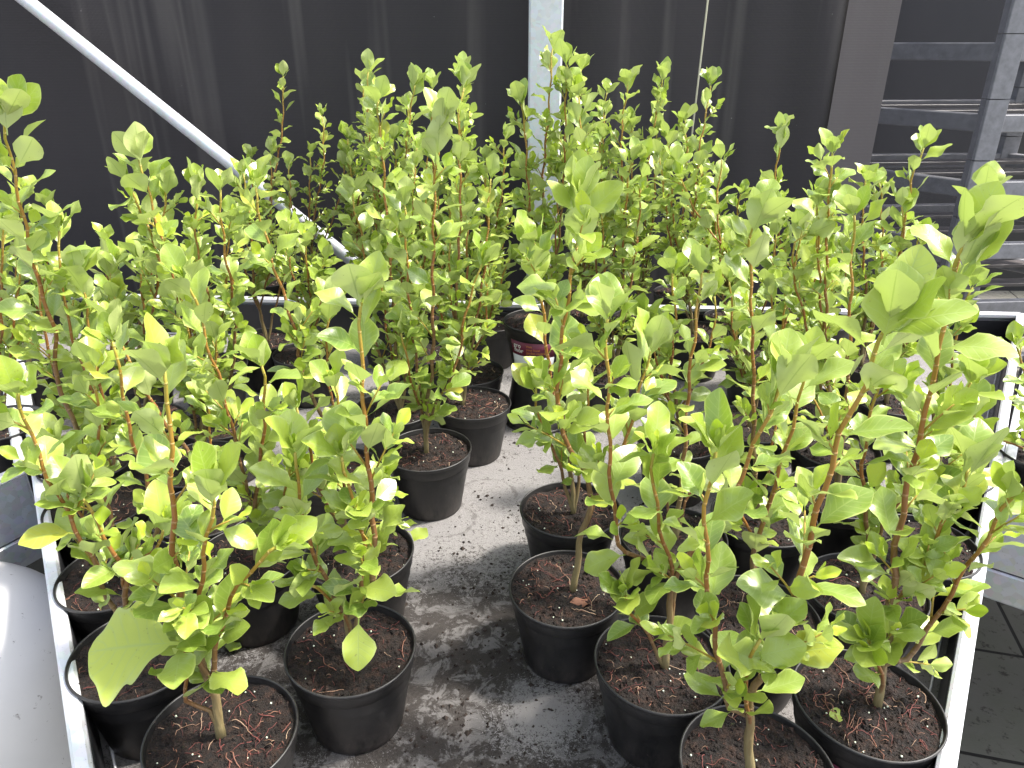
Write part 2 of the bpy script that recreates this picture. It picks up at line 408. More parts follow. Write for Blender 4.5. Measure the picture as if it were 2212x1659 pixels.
M = dict(
    leaf=mat_leaf(), stem=mat_stem(), soil=mat_soil(), root=mat_root(), pot=mat_pot(), liner=mat_liner(),
    alu=mat_metal('bench_aluminium', (0.74, 0.76, 0.80), 0.35, 0.3, 0.6),
    panel=mat_metal('bench_side_panel', (0.40, 0.43, 0.50), 0.4, 0.7, 0.4),
    galv=mat_metal('galvanised_tube', (0.56, 0.60, 0.68), 0.5, 0.35, 0.25),
    white_post=mat_metal('galvanised_post', (0.60, 0.66, 0.70), 0.5, 0.15, 0.2),
    black=mat_plain('black_liner', (0.012, 0.012, 0.014), 0.45, 0.5, 20),
    net=mat_net('shade_cloth', (0.029, 0.026, 0.029), (0.12, 0.11, 0.105)),
    net_seam=mat_net('shade_cloth_overlap', (0.105, 0.092, 0.094), (0.12, 0.11, 0.11)),
    net_open=mat_net('shade_cloth_open', (0.030, 0.028, 0.038), (0.05, 0.05, 0.06), 0.74),
    timber=mat_plain('black_stained_timber', (0.20, 0.20, 0.215), 0.42, 0.6, 26),
    deck=mat_plain('dark_shelf_board', (0.10, 0.09, 0.09), 0.34, 0.6, 14),
    rope=mat_plain('rope', (0.50, 0.48, 0.36), 0.8, 0.2, 90),
    white=mat_white(), paving=mat_paving(),
    crumb=mat_plain('peat_crumb', (0.028, 0.019, 0.014), 0.9, 0.6, 60),
    prill=mat_plain('fertiliser_prill', (0.62, 0.66, 0.52), 0.5, 0.25, 120),
    teal=mat_plain('teal_prill', (0.03, 0.30, 0.24), 0.45, 0.25, 120),
    dead=mat_plain('dead_leaf', (0.19, 0.085, 0.05), 0.8, 0.5, 90),
    maroon=mat_plain('label_maroon', (0.14, 0.018, 0.045), 0.42, 0.12, 60),
    labelwhite=mat_plain('label_white', (0.62, 0.62, 0.62), 0.45, 0.1, 60),
    ink_white=mat_plain('ink_white', (0.75, 0.74, 0.72), 0.5, 0.05, 60),
    ink_orange=mat_plain('ink_orange', (0.52, 0.20, 0.05), 0.5, 0.05, 60),
    ink_grey=mat_plain('ink_grey', (0.16, 0.16, 0.17), 0.5, 0.05, 60),
)

# ------------------------------------------------------------------ leaves
TS = np.array([0.0, 0.08, 0.14, 0.18, 0.25, 0.35, 0.47, 0.59, 0.71, 0.81, 0.89, 0.945, 0.98, 1.0])
XS = np.array([-1, -0.68, -0.33, 0, 0.33, 0.68, 1.0])
def leaf_mesh(name, leaves, parent, mat=None, TS=TS, XS=XS, lobe=0.10):
    """leaves: rows pos3 dir3 nrm3 len wid bend fold wave phase rnd age hue"""
    A = np.array(leaves, dtype=np.float64)
    n = len(A); R, K = len(TS), len(XS)
    pos, d, nn = A[:, 0:3], A[:, 3:6], A[:, 6:9]
    ln, wd, bend, fold, wave, ph, rnd, age, hue = [A[:, i][:, None, None] for i in range(9, 18)]
    side = np.cross(d, nn)
    s = np.clip((TS - 0.14) / 0.86, 0, 1)
    sk = s ** 1.06
    prof = (4 * sk * (1 - sk)) ** 0.68 * (0.55 + 0.45 * np.clip(s / 0.35, 0, 1)) * (1 - 0.18 * np.clip((s - 0.8) / 0.2, 0, 1))
    prof = np.maximum(prof, 0.045)
    prof[-1] = 0.03
    x = XS[None, None, :] * prof[None, :, None]
    X = x * wd * 0.5
    ax = np.abs(x)
    # wavy, slightly lobed margin
    t = TS[None, :, None]
    X = X * (1 + lobe * np.sin(ph * 3 + t * 9 + np.sign(x) * 1.3) + (lobe - 0.10) * 2.4 * np.sin(ph + t * 23 + np.sign(x) * 2.1))
    # bend along length as an arc
    th = bend * t
    small = np.abs(bend) < 1e-3
    b = np.where(small, 1e-3, bend)
    Y = ln * np.sin(b * t) / b + 0 * X
    Z = ln * (np.cos(b * t) - 1) / b + 0 * X
    Z = Z + fold * wd * (ax ** 1.6) * 0.5
    Z = Z - 0.28 * fold * wd * ax ** 4 + wave * 1.25 * wd * (ax ** 2) * np.sin(ph + t * 8.5 + np.sign(x) * 1.1)
    P = pos[:, None, None, :] + X[..., None] * side[:, None, None, :] + Y[..., None] * d[:, None, None, :] + Z[..., None] * nn[:, None, None, :]
    verts = P.reshape(-1, 3)
    fr = []
    for i in range(R - 1):
        for k in range(K - 1):
            a = i * K + k
            fr.append((a, a + 1, a + K + 1, a + K))
    fr = np.array(fr)
    faces = (fr[None] + (np.arange(n) * R * K)[:, None, None]).reshape(-1, 4)
    me = bpy.data.meshes.new(name)
    me.vertices.add(len(verts)); me.vertices.foreach_set('co', verts.ravel())
    me.loops.add(faces.size); me.loops.foreach_set('vertex_index', faces.ravel().astype(np.int32))
    me.polygons.add(len(faces)); me.polygons.foreach_set('loop_start', np.arange(0, faces.size, 4, dtype=np.int32))
    me.polygons.foreach_set('use_smooth', np.ones(len(faces), dtype=bool))
    uvv = np.zeros((R, K, 2)); uvv[..., 0] = (XS * 0.5 + 0.5)[None, :]; uvv[..., 1] = TS[:, None]
    uvv = uvv.reshape(-1, 2)
    uv = me.uv_layers.new(name='UVMap')
    uv.data.foreach_set('uv', np.tile(uvv[fr].reshape(-1, 2), (n, 1)).ravel())
    at = me.color_attributes.new('dat', 'FLOAT_COLOR', 'POINT')
    cc = np.ones((n, R * K, 4)); cc[:, :, 0] = rnd[:, :, 0]; cc[:, :, 1] = age[:, :, 0]; cc[:, :, 2] = hue[:, :, 0]
    at.data.foreach_set('color', cc.astype(np.float32).ravel())
    me.materials.append(mat or M['leaf'])
    me.update(calc_edges=True); me.validate()
    o = bpy.data.objects.new(name, me); C.objects.link(o)
    if parent: o.parent = parent
    return o
def leaf_row(rng, p, axis, az_dir, elev, L, ratio, age=0.0, hue=0.0, wave=None, bend=None):
    """one leaf leaving an axis; elev = angle between leaf and axis"""
    L = min(L, 0.080)
    d = (axis * math.cos(elev) + az_dir * math.sin(elev)).normalized()
    nrm = (axis - d * axis.dot(d))
    if nrm.length < 1e-4: nrm = az_dir
    nrm.normalize()
    if elev < 0.05: nrm = -az_dir
    side = d.cross(nrm)
    roll = rng.gauss(0, 0.38)
    nrm = (nrm * math.cos(roll) + side * math.sin(roll)).normalized()
    # leaves turn their faces a little to the sky
    nrm = (nrm + Vector((0, 0, 0.25)) ); nrm = (nrm - d * nrm.dot(d)).normalized()
    if bend is None: bend = rng.uniform(-0.25, 0.95) if age < 0.5 else rng.uniform(-0.7, 0.2)
    if wave is None: wave = rng.uniform(0.04, 0.20)
    return [*p, *d, *nrm, L, L * ratio, bend, rng.uniform(0.10, 0.65), wave, rng.uniform(0, 6.28), min(1, max(0, rng.gauss(0.5, 0.32))), age, hue]
def smooth(pts, step=0.02):
    pts = [Vector(p) for p in pts]
    if len(pts) == 2: pts.insert(1, (pts[0] + pts[1]) / 2)
    P = [pts[0] * 2 - pts[1]] + pts + [pts[-1] * 2 - pts[-2]]
    out = []
    for i in range(1, len(P) - 2):
        n = max(2, int((P[i + 1] - P[i]).length / step))
        for k in range(n):
            t = k / n
            out.append(0.5 * ((2 * P[i]) + (-P[i - 1] + P[i + 1]) * t + (2 * P[i - 1] - 5 * P[i] + 4 * P[i + 1] - P[i + 2]) * t * t + (-P[i - 1] + 3 * P[i] - 3 * P[i + 1] + P[i + 2]) * t ** 3))
    out.append(pts[-1])
    return out

def grow_stem(rng, stems, leaves, pts, r0, r1, bare, leafL, dens=1.0, young=1.0, side_p=0.5, branch=None):
    """sweep one stem, with nodes, leaves, axillary shoots and a pale growing tip"""
    path = smooth(pts, 0.02)
    n = len(path)
    # total length and slight natural wobble
    ln = [0]
    for i in range(1, n): ln.append(ln[-1] + (path[i] - path[i - 1]).length)
    T = ln[-1]
    ph1, ph2 = rng.uniform(0, 6), rng.uniform(0, 6)
    for i in range(1, n):
        w = 0.0022 * min(1, ln[i] / 0.08)
        path[i] = path[i] + Vector((math.sin(ln[i] * 70 + ph1), math.cos(ln[i] * 60 + ph2), 0)) * w
    rad = [r0 + (r1 - r0) * (l / T) ** 0.6 for l in ln]
    c0 = 0.0 if branch is None else branch
    cols = []
    for l in ln:
        a = l / T
        tone = c0 + (1 - c0) * (a ** (1.0))
        tone = tone * (0.92 if young else 0.8)
        cols.append((min(1, tone), max(0.05, 0.75 * (1 - a * 1.6)), 0, 1))
    stems.tube(path, rad, 7, cols=cols)
    def at(l):
        for i in range(1, n):
            if ln[i] >= l:
                f = (l - ln[i - 1]) / max(1e-6, ln[i] - ln[i - 1])
                return path[i - 1].lerp(path[i], f), (path[i] - path[i - 1]).normalized(), rad[i]
        return path[-1], (path[-1] - path[-2]).normalized(), rad[-1]
    l = bare
    az = rng.uniform(0, 6.28)
    while l < T - 0.004:
        p, ax, r = at(l)
        a = l / T
        s1 = ax.orthogonal().normalized(); s2 = ax.cross(s1)
        az += 2.4 + rng.gauss(0, 0.35)
        dirn = (s1 * math.cos(az) + s2 * math.sin(az)).normalized()
        # node scar
        stems.tube([p - ax * 0.0016, p + ax * 0.0016], [r * 1.05, r * 1.12], 7, (min(1, c0 + a * 0.92), 0.1, 0.22, 1))
        topness = max(0, (a - 0.8) / 0.2)
        el = rng.gauss(0.98 - 0.28 * a - 0.28 * topness, 0.22)
        sz = 1.13 * leafL * rng.uniform(0.72, 1.15) * (1 + 0.12 * topness)
        if a < 0.3: sz *= rng.uniform(0.55, 0.95); el += 0.15
        if rng.random() < 0.93:
            leaves.append(leaf_row(rng, p + dirn * r * 0.7, ax, dirn, el, sz, rng.uniform(0.48, 0.66), age=0.0 if topness < 0.6 else 0.12, hue=0.0 if rng.random() > 0.03 else rng.uniform(0.2, 0.6)))
        if rng.random() < side_p * 0.7 and a < 0.93:
            # axillary shoot above the leaf
            sl_ = rng.choice([0.012, 0.02, 0.03, 0.045, 0.06]) * (1.25 if a < 0.6 else 0.8)
            d2 = (ax * math.cos(0.6) + dirn * math.sin(0.6)).normalized()
            e = p + d2 * sl_
            stems.tube([p, p.lerp(e, 0.5) - dirn * 0.001, e], [r * 0.4 + .0004, 0.0012, 0.0009], 5, (0.85, 0.1, 0, 1))
            q1 = d2.orthogonal().normalized(); q2 = d2.cross(q1); z = rng.uniform(0, 6)
            m = 2 + int(sl_ / 0.012)
            for j in range(m):
                z += 2.4
                f = 0.35 + 0.65 * j / max(1, m - 1)
                dd = q1 * math.cos(z) + q2 * math.sin(z)
                leaves.append(leaf_row(rng, p.lerp(e, f), d2, dd, rng.uniform(0.55, 1.1) * (1.1 - 0.5 * f), leafL * rng.uniform(0.55, 0.95) * (1.05 - 0.35 * f), rng.uniform(0.45, 0.6), age=0.75 * f * young if j >= m - 2 else 0.1))
        l += rng.uniform(0.015, 0.026) / dens
    # growing tip: a few large leaves clasping, lemon coloured leaflets inside
    p, ax, r = at(T)
    s1 = ax.orthogonal().normalized(); s2 = ax.cross(s1)
    for j in range(3):
        az += 2.2; dd = s1 * math.cos(az) + s2 * math.sin(az)
        leaves.append(leaf_row(rng, p - ax * 0.004 * j, ax, dd, rng.uniform(0.35, 0.65), 1.12 * leafL * rng.uniform(0.8, 1.1), rng.uniform(0.5, 0.62), age=0.18, bend=rng.uniform(-0.5, 0.5)))
    for j in range(4):
        az += 2.0; dd = s1 * math.cos(az) + s2 * math.sin(az)
        leaves.append(leaf_row(rng, p + ax * 0.003 * j, ax, dd, 0.42 - 0.08 * j, leafL * (0.62 - 0.1 * j) * rng.uniform(0.8, 1.15), 0.46, age=min(1, 0.65 + 0.1 * j) * young, bend=rng.uniform(-0.7, 0.0)))

# ------------------------------------------------------------------ pots and soil
def pot_parts(root, seed, detail=1.0, oval=0.0, inverted=False):
    rng = random.Random(seed)
    ph = rng.uniform(0, 6.28)
    warp = lambda a, z: 1 + (0.012 + oval) * math.cos(2 * (a - ph)) * min(1, z / POT_H)
    R = POT_R
    mb = MB()
    body = [(0.0, 0.004), (0.055, 0.004), (0.066, 0.0), (0.0685, 0.003), (0.070, 0.012), (0.0865, POT_H - 0.036), (0.0872, POT_H - 0.030),
            (0.0905, POT_H - 0.027), (0.0925, POT_H - 0.008)]
    inner = [(0.0900, POT_H - 0.008), (0.0872, POT_H - 0.032), (0.0855, POT_H - 0.05)]
    if inverted:
        flip = lambda pr: [(r, POT_H - z) for r, z in pr]
        mb.lathe(flip(body), 40); o = mb.build('body', M['pot'], root)
        rm = MB(); rm.lathe([(0.0925, 0.008), (0.095, 0.006), (0.096, 0.003), (0.095, 0.0), (0.091, 0.0)], 40); rm.build('rim', M['pot'], root)
        return
    mb.lathe(body, 48, warp=warp)
    mb.lathe(inner, 48, warp=warp)
    pot = mb.build('pot', M['pot'], root)
    rm = MB()
    rr = []
    for k in range(9):
        a = -0.9 + k / 8 * 4.4
        rr.append((0.0930 + 0.0019 * math.cos(a), POT_H - 0.003 + 0.0026 * math.sin(a)))
    rr = [(0.0925, POT_H - 0.009)] + rr + [(0.0898, POT_H - 0.009)]
    rm.lathe(rr, 56, warp=warp)
    rm.build('rim', M['pot'], pot)
    # soil
    sb = MB()
    zs = POT_H - rng.uniform(0.008, 0.014)
    nr, ns = (14, 44) if detail > 0.6 else (8, 28)
    off = Vector((rng.uniform(0, 50), rng.uniform(0, 50), 0))
    def hz(x, y):
        v = Vector((x, y, 0))
        return zs + 0.006 * noise.noise(v * 28 + off) + 0.004 * noise.noise(v * 90 + off) + 0.0025 * noise.noise(v * 220 + off)
    vs = [(0, 0, hz(0, 0))]; fs = []
    for i in range(1, nr + 1):
        r = 0.0905 * i / nr
        for k in range(ns):
            a = 2 * math.pi * (k + 0.5 * (i % 2)) / ns
            x, y = r * math.cos(a), r * math.sin(a)
            vs.append((x, y, hz(x, y)))
    for k in range(ns): fs.append((0, 1 + k, 1 + (k + 1) % ns))
    for i in range(nr - 1):
        for k in range(ns):
            a0 = 1 + i * ns + k; a1 = 1 + i * ns + (k + 1) % ns
            fs.append((a0, a0 + ns, a1 + ns, a1))
    sb.add(vs, fs)
    for _ in range(int(420 * detail)):
        a = rng.uniform(0, 6.28); r = 0.087 * math.sqrt(rng.random()); s = rng.choice([0.0009, 0.0013, 0.0018, 0.0026, 0.0036]) * rng.uniform(0.8, 1.3)
        x, y = r * math.cos(a), r * math.sin(a)
        lump(sb, (x, y, hz(x, y)), s, rng)
    soil = sb.build('soil', M['soil'], root)
    # roots lying over the surface
    rb = MB()
    for _ in range(int(rng.choice([50, 75, 100]) * max(0.5, detail))):
        a = rng.uniform(0, 6.28); r = 0.082 * math.sqrt(rng.random())
        x, y = r * math.cos(a), r * math.sin(a)
        h = rng.uniform(0, 6.28); L_ = rng.choice([0.006, 0.008, 0.011, 0.015, 0.02, 0.03, 0.045]); m = 4 + int(L_ / 0.005)
        pts = []; arch = rng.uniform(0.0004, 0.004)
        for j in range(m):
            if x * x + y * y > 0.087 ** 2: break
            pts.append((x, y, hz(x, y) + 0.0006 + arch * math.sin(math.pi * j / (m - 1))))
            h += rng.gauss(0, 0.25); x += math.cos(h) * L_ / m; y += math.sin(h) * L_ / m
        if len(pts) < 3: continue
        w = rng.uniform(0.00025, 0.00065) * (1 if L_ < 0.028 else 1.3)
        t = rng.random() ** 1.1
        rb.tube(pts, [w * (1 - 0.6 * j / len(pts)) for j in range(len(pts))], 5, (t, 0, 0, 1))
    rb.build('roots', M['root'], soil)
    pb = MB()
    for _ in range(max(8, int(10 * detail))):
        a = rng.uniform(0, 6.28); r = 0.085 * math.sqrt(rng.random()); x, y = r * math.cos(a), r * math.sin(a)
        sphere(pb, (x, y, hz(x, y) + 0.0012), rng.uniform(0.0009, 0.0016))
    if pb.n: pb.build('fertiliser_granules', M['prill'], soil)
    return zs
def lump(mb, p, s, rng):
    vs = []
    for k in range(6):
        d = [(1,0,0),(0,1,0),(-1,0,0),(0,-1,0),(0,0,1),(0,0,-0.6)][k]
        q = s * rng.uniform(0.6, 1.5)
        vs.append((p[0] + d[0] * q + rng.uniform(-.4,.4) * s, p[1] + d[1] * q + rng.uniform(-.4,.4) * s, p[2] + d[2] * q))
    mb.add(vs, [(0,1,4),(1,2,4),(2,3,4),(3,0,4),(1,0,5),(2,1,5),(3,2,5),(0,3,5)], None, False)
def sphere(mb, p, r, seg=8):
    pr = [(r * math.sin(math.pi * i / 6), -r * math.cos(math.pi * i / 6)) for i in range(7)]
    mb.lathe(pr, seg, centre=p)

# ------------------------------------------------------------------ setting
g = MB(); S = 40
g.add([(-S, -S, 0), (S, -S, 0), (S, S, 0), (-S, S, 0)], [(0, 1, 2, 3)], None, False)
tag(g.build('ground', M['paving']), kind='structure')

# benches: wedge shaped trays whose rail tops stand level with the pot rims
def line_at(p, q, y):
    t = (y - p[1]) / (q[1] - p[1]); return (p[0] + (q[0] - p[0]) * t, y)
def bench(name, corners, label, cat='bench', group=None, inset=0.45):
    """corners: 4 ground-plan points (x,y) counterclockwise"""
    root = empty(name, (0, 0, 0)); tag(root, label, cat, group)
    n = len(corners)
    cs = [Vector((x, y, 0)) for x, y in corners]
    ctr = sum(cs, Vector()) / n
    zt, zf = RIM - 0.004, BENCH
    fl = MB()
    fl.add([(c.x, c.y, zf) for c in cs] + [(c.x, c.y, zf - 0.02) for c in cs], [tuple(range(n)), tuple(range(2 * n - 1, n - 1, -1))], None, False)
    fl.build('bench_top', M['liner'], root)
    rb = MB(); wall = MB(); pan = MB(); crease = MB()
    for i in range(n):
        a, b = cs[i], cs[(i + 1) % n]
        d = (b - a).normalized(); inn = Vector((-d.y, d.x, 0))
        if inn.dot(ctr - a) < 0: inn = -inn
        up = Vector((0, 0, 1))
        rb.beam(a + up * (zt - 0.011), b + up * (zt - 0.011), 0.022, 0.018, col=None, bev=0.004)
        wall.beam(a + inn * 0.010 + up * (zf + 0.058), b + inn * 0.010 + up * (zf + 0.058), 0.004, zt - 0.024 - zf - 0.004, bev=0.0005)
        pan.beam(a - inn * 0.004 + up * (zf + 0.055), b - inn * 0.004 + up * (zf + 0.055), 0.006, 0.13, bev=0.0008)
        pan.beam(a - inn * 0.001 + up * (zf - 0.05), b - inn * 0.001 + up * (zf - 0.05), 0.012, 0.07, bev=0.004)
        crease.tube([a + inn * 0.024 + up * (zf + 0.006), b + inn * 0.024 + up * (zf + 0.006)], 0.0022, 6)
    rb.build('rail', M['alu'], root); wall.build('inner_lining', M['black'], root); pan.build('side_panel', M['panel'], root)
    crease.build('edge_trim', M['alu'], root)
    for c in cs:
        l = MB(); q = c + (ctr - c).normalized() * inset
        l.beam((q.x, q.y, 0), (q.x, q.y, zf - 0.022), 0.05, 0.05, up=(0, 1, 0)); l.build('leg', M['galv'], root)
    return root
lp0, lp1 = on_z(176, 1659), on_z(76, 1000)
rp0, rp1 = on_z(2046, 1659), on_z(2196, 740)
bl, br = on_z(350, 634), on_z(2150, 671)
def inter(p, q, r, s):
    d1 = (q[0]-p[0], q[1]-p[1]); d2 = (s[0]-r[0], s[1]-r[1])
    t = ((r[0]-p[0]) * d2[1] - (r[1]-p[1]) * d2[0]) / (d1[0] * d2[1] - d1[1] * d2[0])
    return (p[0] + d1[0] * t, p[1] + d1[1] * t)
cBL = inter(lp0, lp1, bl, br); cBR = inter(rp0, rp1, bl, br)
cFL = line_at(lp0, lp1, 0.34); cFR = line_at(rp0, rp1, 0.34)
bench('display_bench', [cFL, cFR, cBR, cBL], 'wedge shaped metal display bench with pale dirty top, carrying the potted shrubs')
# neighbours left and right share the long rails
e1, e2 = on_z(62, 1002), on_z(-60, 1056)
dv = Vector((e2.x - e1.x, e2.y - e1.y, 0)).normalized()
bench('display_bench', [(e1.x - .02, e1.y), (cBL[0] - 0.06, cBL[1] + .0), (cBL[0] - 1.2, cBL[1] + 0.1), (e1.x + dv.x * 1.0, e1.y + dv.y * 1.0)], 'grey metal bench corner cut off by the left edge, beyond the white rounded object', inset=0.8)
f1, f2 = on_z(2165, 1075), on_z(2290, 1110)
dv = Vector((f2.x - f1.x, f2.y - f1.y, 0)).normalized()
bench('display_bench', [(f1.x + .0, f1.y), (f1.x + dv.x * 1.0, f1.y + dv.y * 1.0), (cBR[0] + 1.2, cBR[1] + 0.1), (cBR[0] + 0.06, cBR[1])], 'pale metal bench cut off by the right edge, outside the glaring white rail', inset=0.8)

# peat crumbs spilt over the bench top
cb_ = MB(); rng = random.Random(5)
for _ in range(1500):
    px = rng.gauss(1040, 150); py = rng.uniform(880, 1700)
    if rng.random() < 0.35: px = rng.uniform(430, 1900)
    p = on_z(px, py, BENCH)
    cl = noise.noise(Vector((p.x * 9, p.y * 9, 3)))
    if cl < -0.05 and rng.random() < 0.8: continue
    lump(cb_, (p.x, p.y, BENCH + 0.0008), rng.choice([0.0008, 0.001, 0.0014, 0.0018, 0.003, 0.0045]) * rng.uniform(.6, 1.1), rng)
tag(cb_.build('peat_crumbs', M['crumb']), 'dark peat crumbs scattered over the pale bench top', 'spilt soil', kind='stuff')

# shade cloth wall
YW = 3.0
def cloth(name, x0, x1, z0, z1, y, mat, seed, amp=0.012, slant=0.0, parent=None, z_slant=0.0):
    nx, nz = max(4, int(abs(x1 - x0) / 0.03)), 26
    vs, fs = [], []
    for side in (0, 1):
        for j in range(nz + 1):
            z = z0 + (z1 - z0) * j / nz
            for i in range(nx + 1):
                x = x0 + (x1 - x0) * i / nx + slant * (z - z0)
                w = amp * (math.sin(x * 9 + seed) + 0.6 * math.sin(x * 23 + seed * 2 + z * 0.7) + 0.8 * noise.noise(Vector((x * 3, seed, z * 1.2))))
                vs.append((x, y + w + side * 0.0015, z))
    o = (nx + 1) * (nz + 1)
    for j in range(nz):
        for i in range(nx):
            a = j * (nx + 1) + i
            fs.append((a, a + 1, a + nx + 2, a + nx + 1)); fs.append((o + a, o + a + nx + 1, o + a + nx + 2, o + a + 1))
    m = MB(); m.add(vs, fs)
    return m.build(name, mat, parent)
xs1 = on_y(1845, 0, YW).x; xs2 = on_y(1940, 0, YW).x; xe = on_y(2185, 0, YW).x
fence = empty('shade_cloth_wall', (0, YW, 0)); fence.location = (0, 0, 0)
tag(fence, 'black woven shade cloth wall stretched behind the shrubs', 'screen')
cloth('cloth_panel', -4.6, xs1 + 0.01, 0.02, 2.3, YW, M['net'], 1.0, parent=fence)
cloth('cloth_seam', xs1 - 0.03, xs2, 0.02, 2.3, YW - 0.03, M['net_seam'], 4.0, 0.003, parent=fence)
cloth('sheer_panel', xs2 - 0.004, xe, 0.02, 2.3, YW, M['net_open'], 7.0, 0.004, parent=fence)
# post
pr = MB()
xa, xb = on_y(1143, 0, YW - 0.17).x, on_y(1217, 0, YW - 0.17).x
pr.beam(((xa + xb) / 2, YW - 0.15, 0), ((xa + xb) / 2, YW - 0.15, 3.2), xb - xa, 0.09, up=(0, 1, 0), bev=0.006)
tag(pr.build('steel_post', M['white_post']), 'pale galvanised square post standing before the black cloth', 'post')
# brace
b0, b1 = on_y(28, -22, YW - 0.15), on_y(1135, 862, YW - 0.15)
dbr = (b1 - b0).normalized()
bb = MB(); bb.tube([b0 - dbr * 0.8, b0, b0.lerp(b1, 0.5), b1], 0.0240, 20)
tag(bb.build('diagonal_brace', M['galv']), 'pale round steel tube sloping down to the right before the black cloth', 'brace')
# cord
rp_ = MB(); c0_, c1_ = on_y(1529, 0, YW - 0.035), on_y(1498, 262, YW - 0.035)
dd_ = (c1_ - c0_)
rp_.tube([c0_ - dd_ * 0.8, c0_, c0_.lerp(c1_, .5), c1_ + dd_ * 0.9], 0.0035, 6)
tag(rp_.build('hanging_cord', M['rope']), 'thin pale cord hanging down the black cloth right of the post', 'cord')

# black timber rack behind the sheer cloth
YR = YW + 0.22
rack = empty('slatted_rack', (0, 0, 0)); tag(rack, 'tall black timber rack of slatted shelves behind the cloth edge', 'rack')
xr = on_y(2195, 40, YR).x
ca = Vector((xr, YR, 0)); cb2 = Vector((xr + 1.3, YR + 0.10, 0)); cc2 = Vector((xr - 0.62, YR + 0.80, 0)); cd2 = cc2 + (cb2 - ca)
for p in (ca, cb2, cc2, cd2):
    m = MB()
    z = 0.0
    while z < 2.6:
        m.beam((p.x, p.y, z), (p.x, p.y, z + 0.236), 0.085, 0.06, up=(0, 1, 0), bev=0.003); z += 0.240
    m.build('upright', M['timber'], rack)
for k in range(10):
    z = HCAM - 0.03 - 0.268 * (k - 2)
    if z < 0.05: continue
    for a, b in ((ca, cb2), (ca, cc2), (cc2, cd2), (cb2, cd2)):
        m = MB(); m.beam((a.x, a.y, z), (b.x, b.y, z), 0.045, 0.07, bev=0.004)
        m.build('crossbar', M['timber'], rack)
    for j in range(2):
        t = (j + 0.9) / 2.6
        a = ca.lerp(cc2, t); b = cb2.lerp(cd2, t)
        m = MB(); m.beam((a.x + .03, a.y, z + 0.024), (b.x - .03, b.y, z + 0.024), 0.085, 0.016, bev=0.002)
        m.build('shelf_slat', M['deck'], rack)

# dark shed side far behind the rack
sh = MB(); sh.box((-6, YW + 2.2, 0), (8, YW + 2.3, 2.35))
tag(sh.build('shed_wall', M['black']), 'dark plain wall beyond the slatted rack', 'wall')

# white rounded object at lower left
wc = on_z(-62, 1530, 0.42)
wb = MB()
prof = []
for i in range(25):
    a = -math.pi / 2 + math.pi * i / 24
    r = 0.255 * max(0.0, math.cos(a)) ** 0.85; z = 0.42 + 0.30 * math.sin(a) if a > 0 else 0.42 + 0.42 * math.sin(a)
    prof.append((max(r, 0.001), z))
wb.lathe(prof, 64, centre=(wc.x, wc.y, 0))
tag(wb.build('white_planter', M['white']), 'large smooth white egg shaped object specked with dirt, lower left corner', 'ornament')


# ------------------------------------------------------------------ potted shrubs
GROUP = 'young potted shrubs set out on the benches'
MOVE = {(290, 1405): (300, 1405), (237, 1225): (253, 1235), (200, 1085): (212, 1087), (190, 990): (187, 994), (525, 1180): (535, 1199), (760, 1190): (776, 1190), (1070, 800): (1013, 800), (573, 735): (564, 732), (400, 1060): (430, 998), (450, 950): (481, 907), (330, 930): (307, 906), (300, 800): (293, 801), (430, 790): (456, 788), (400, 1180): (440, 1099), (850, 690): (836, 692), (960, 680): (954, 672), (700, 622): (673, 615), (604, 606): (580, 603), (775, 628): (785, 617), (1045, 690): (1060, 693), (1443, 1442): (1429, 1427), (1632, 1652): (1637, 1657), (1868, 1508): (1874, 1513), (1655, 1342): (1636, 1327), (1882, 1262): (1870, 1270), (2030, 1195): (1991, 1175), (1795, 1110): (1808, 1060), (1785, 962): (1804, 964), (1462, 1152): (1454, 1154), (1480, 942): (1467, 944), (1645, 1115): (1650, 1114), (1290, 800): (1316, 800), (1500, 712): (1505, 714), (1395, 690): (1386, 686), (1640, 770): (1639, 771), (1720, 740): (1725, 738), (2050, 1010): (2038, 1010), (1640, 935): (1621, 913), (1300, 670): (1257, 679), (1560, 660): (1585, 685), (890, 632): (897, 619), (1265, 640): (1261, 627), (1480, 648): (1469, 631), (660, 760): (662, 761)}      # pots nudged until no two rims overlap
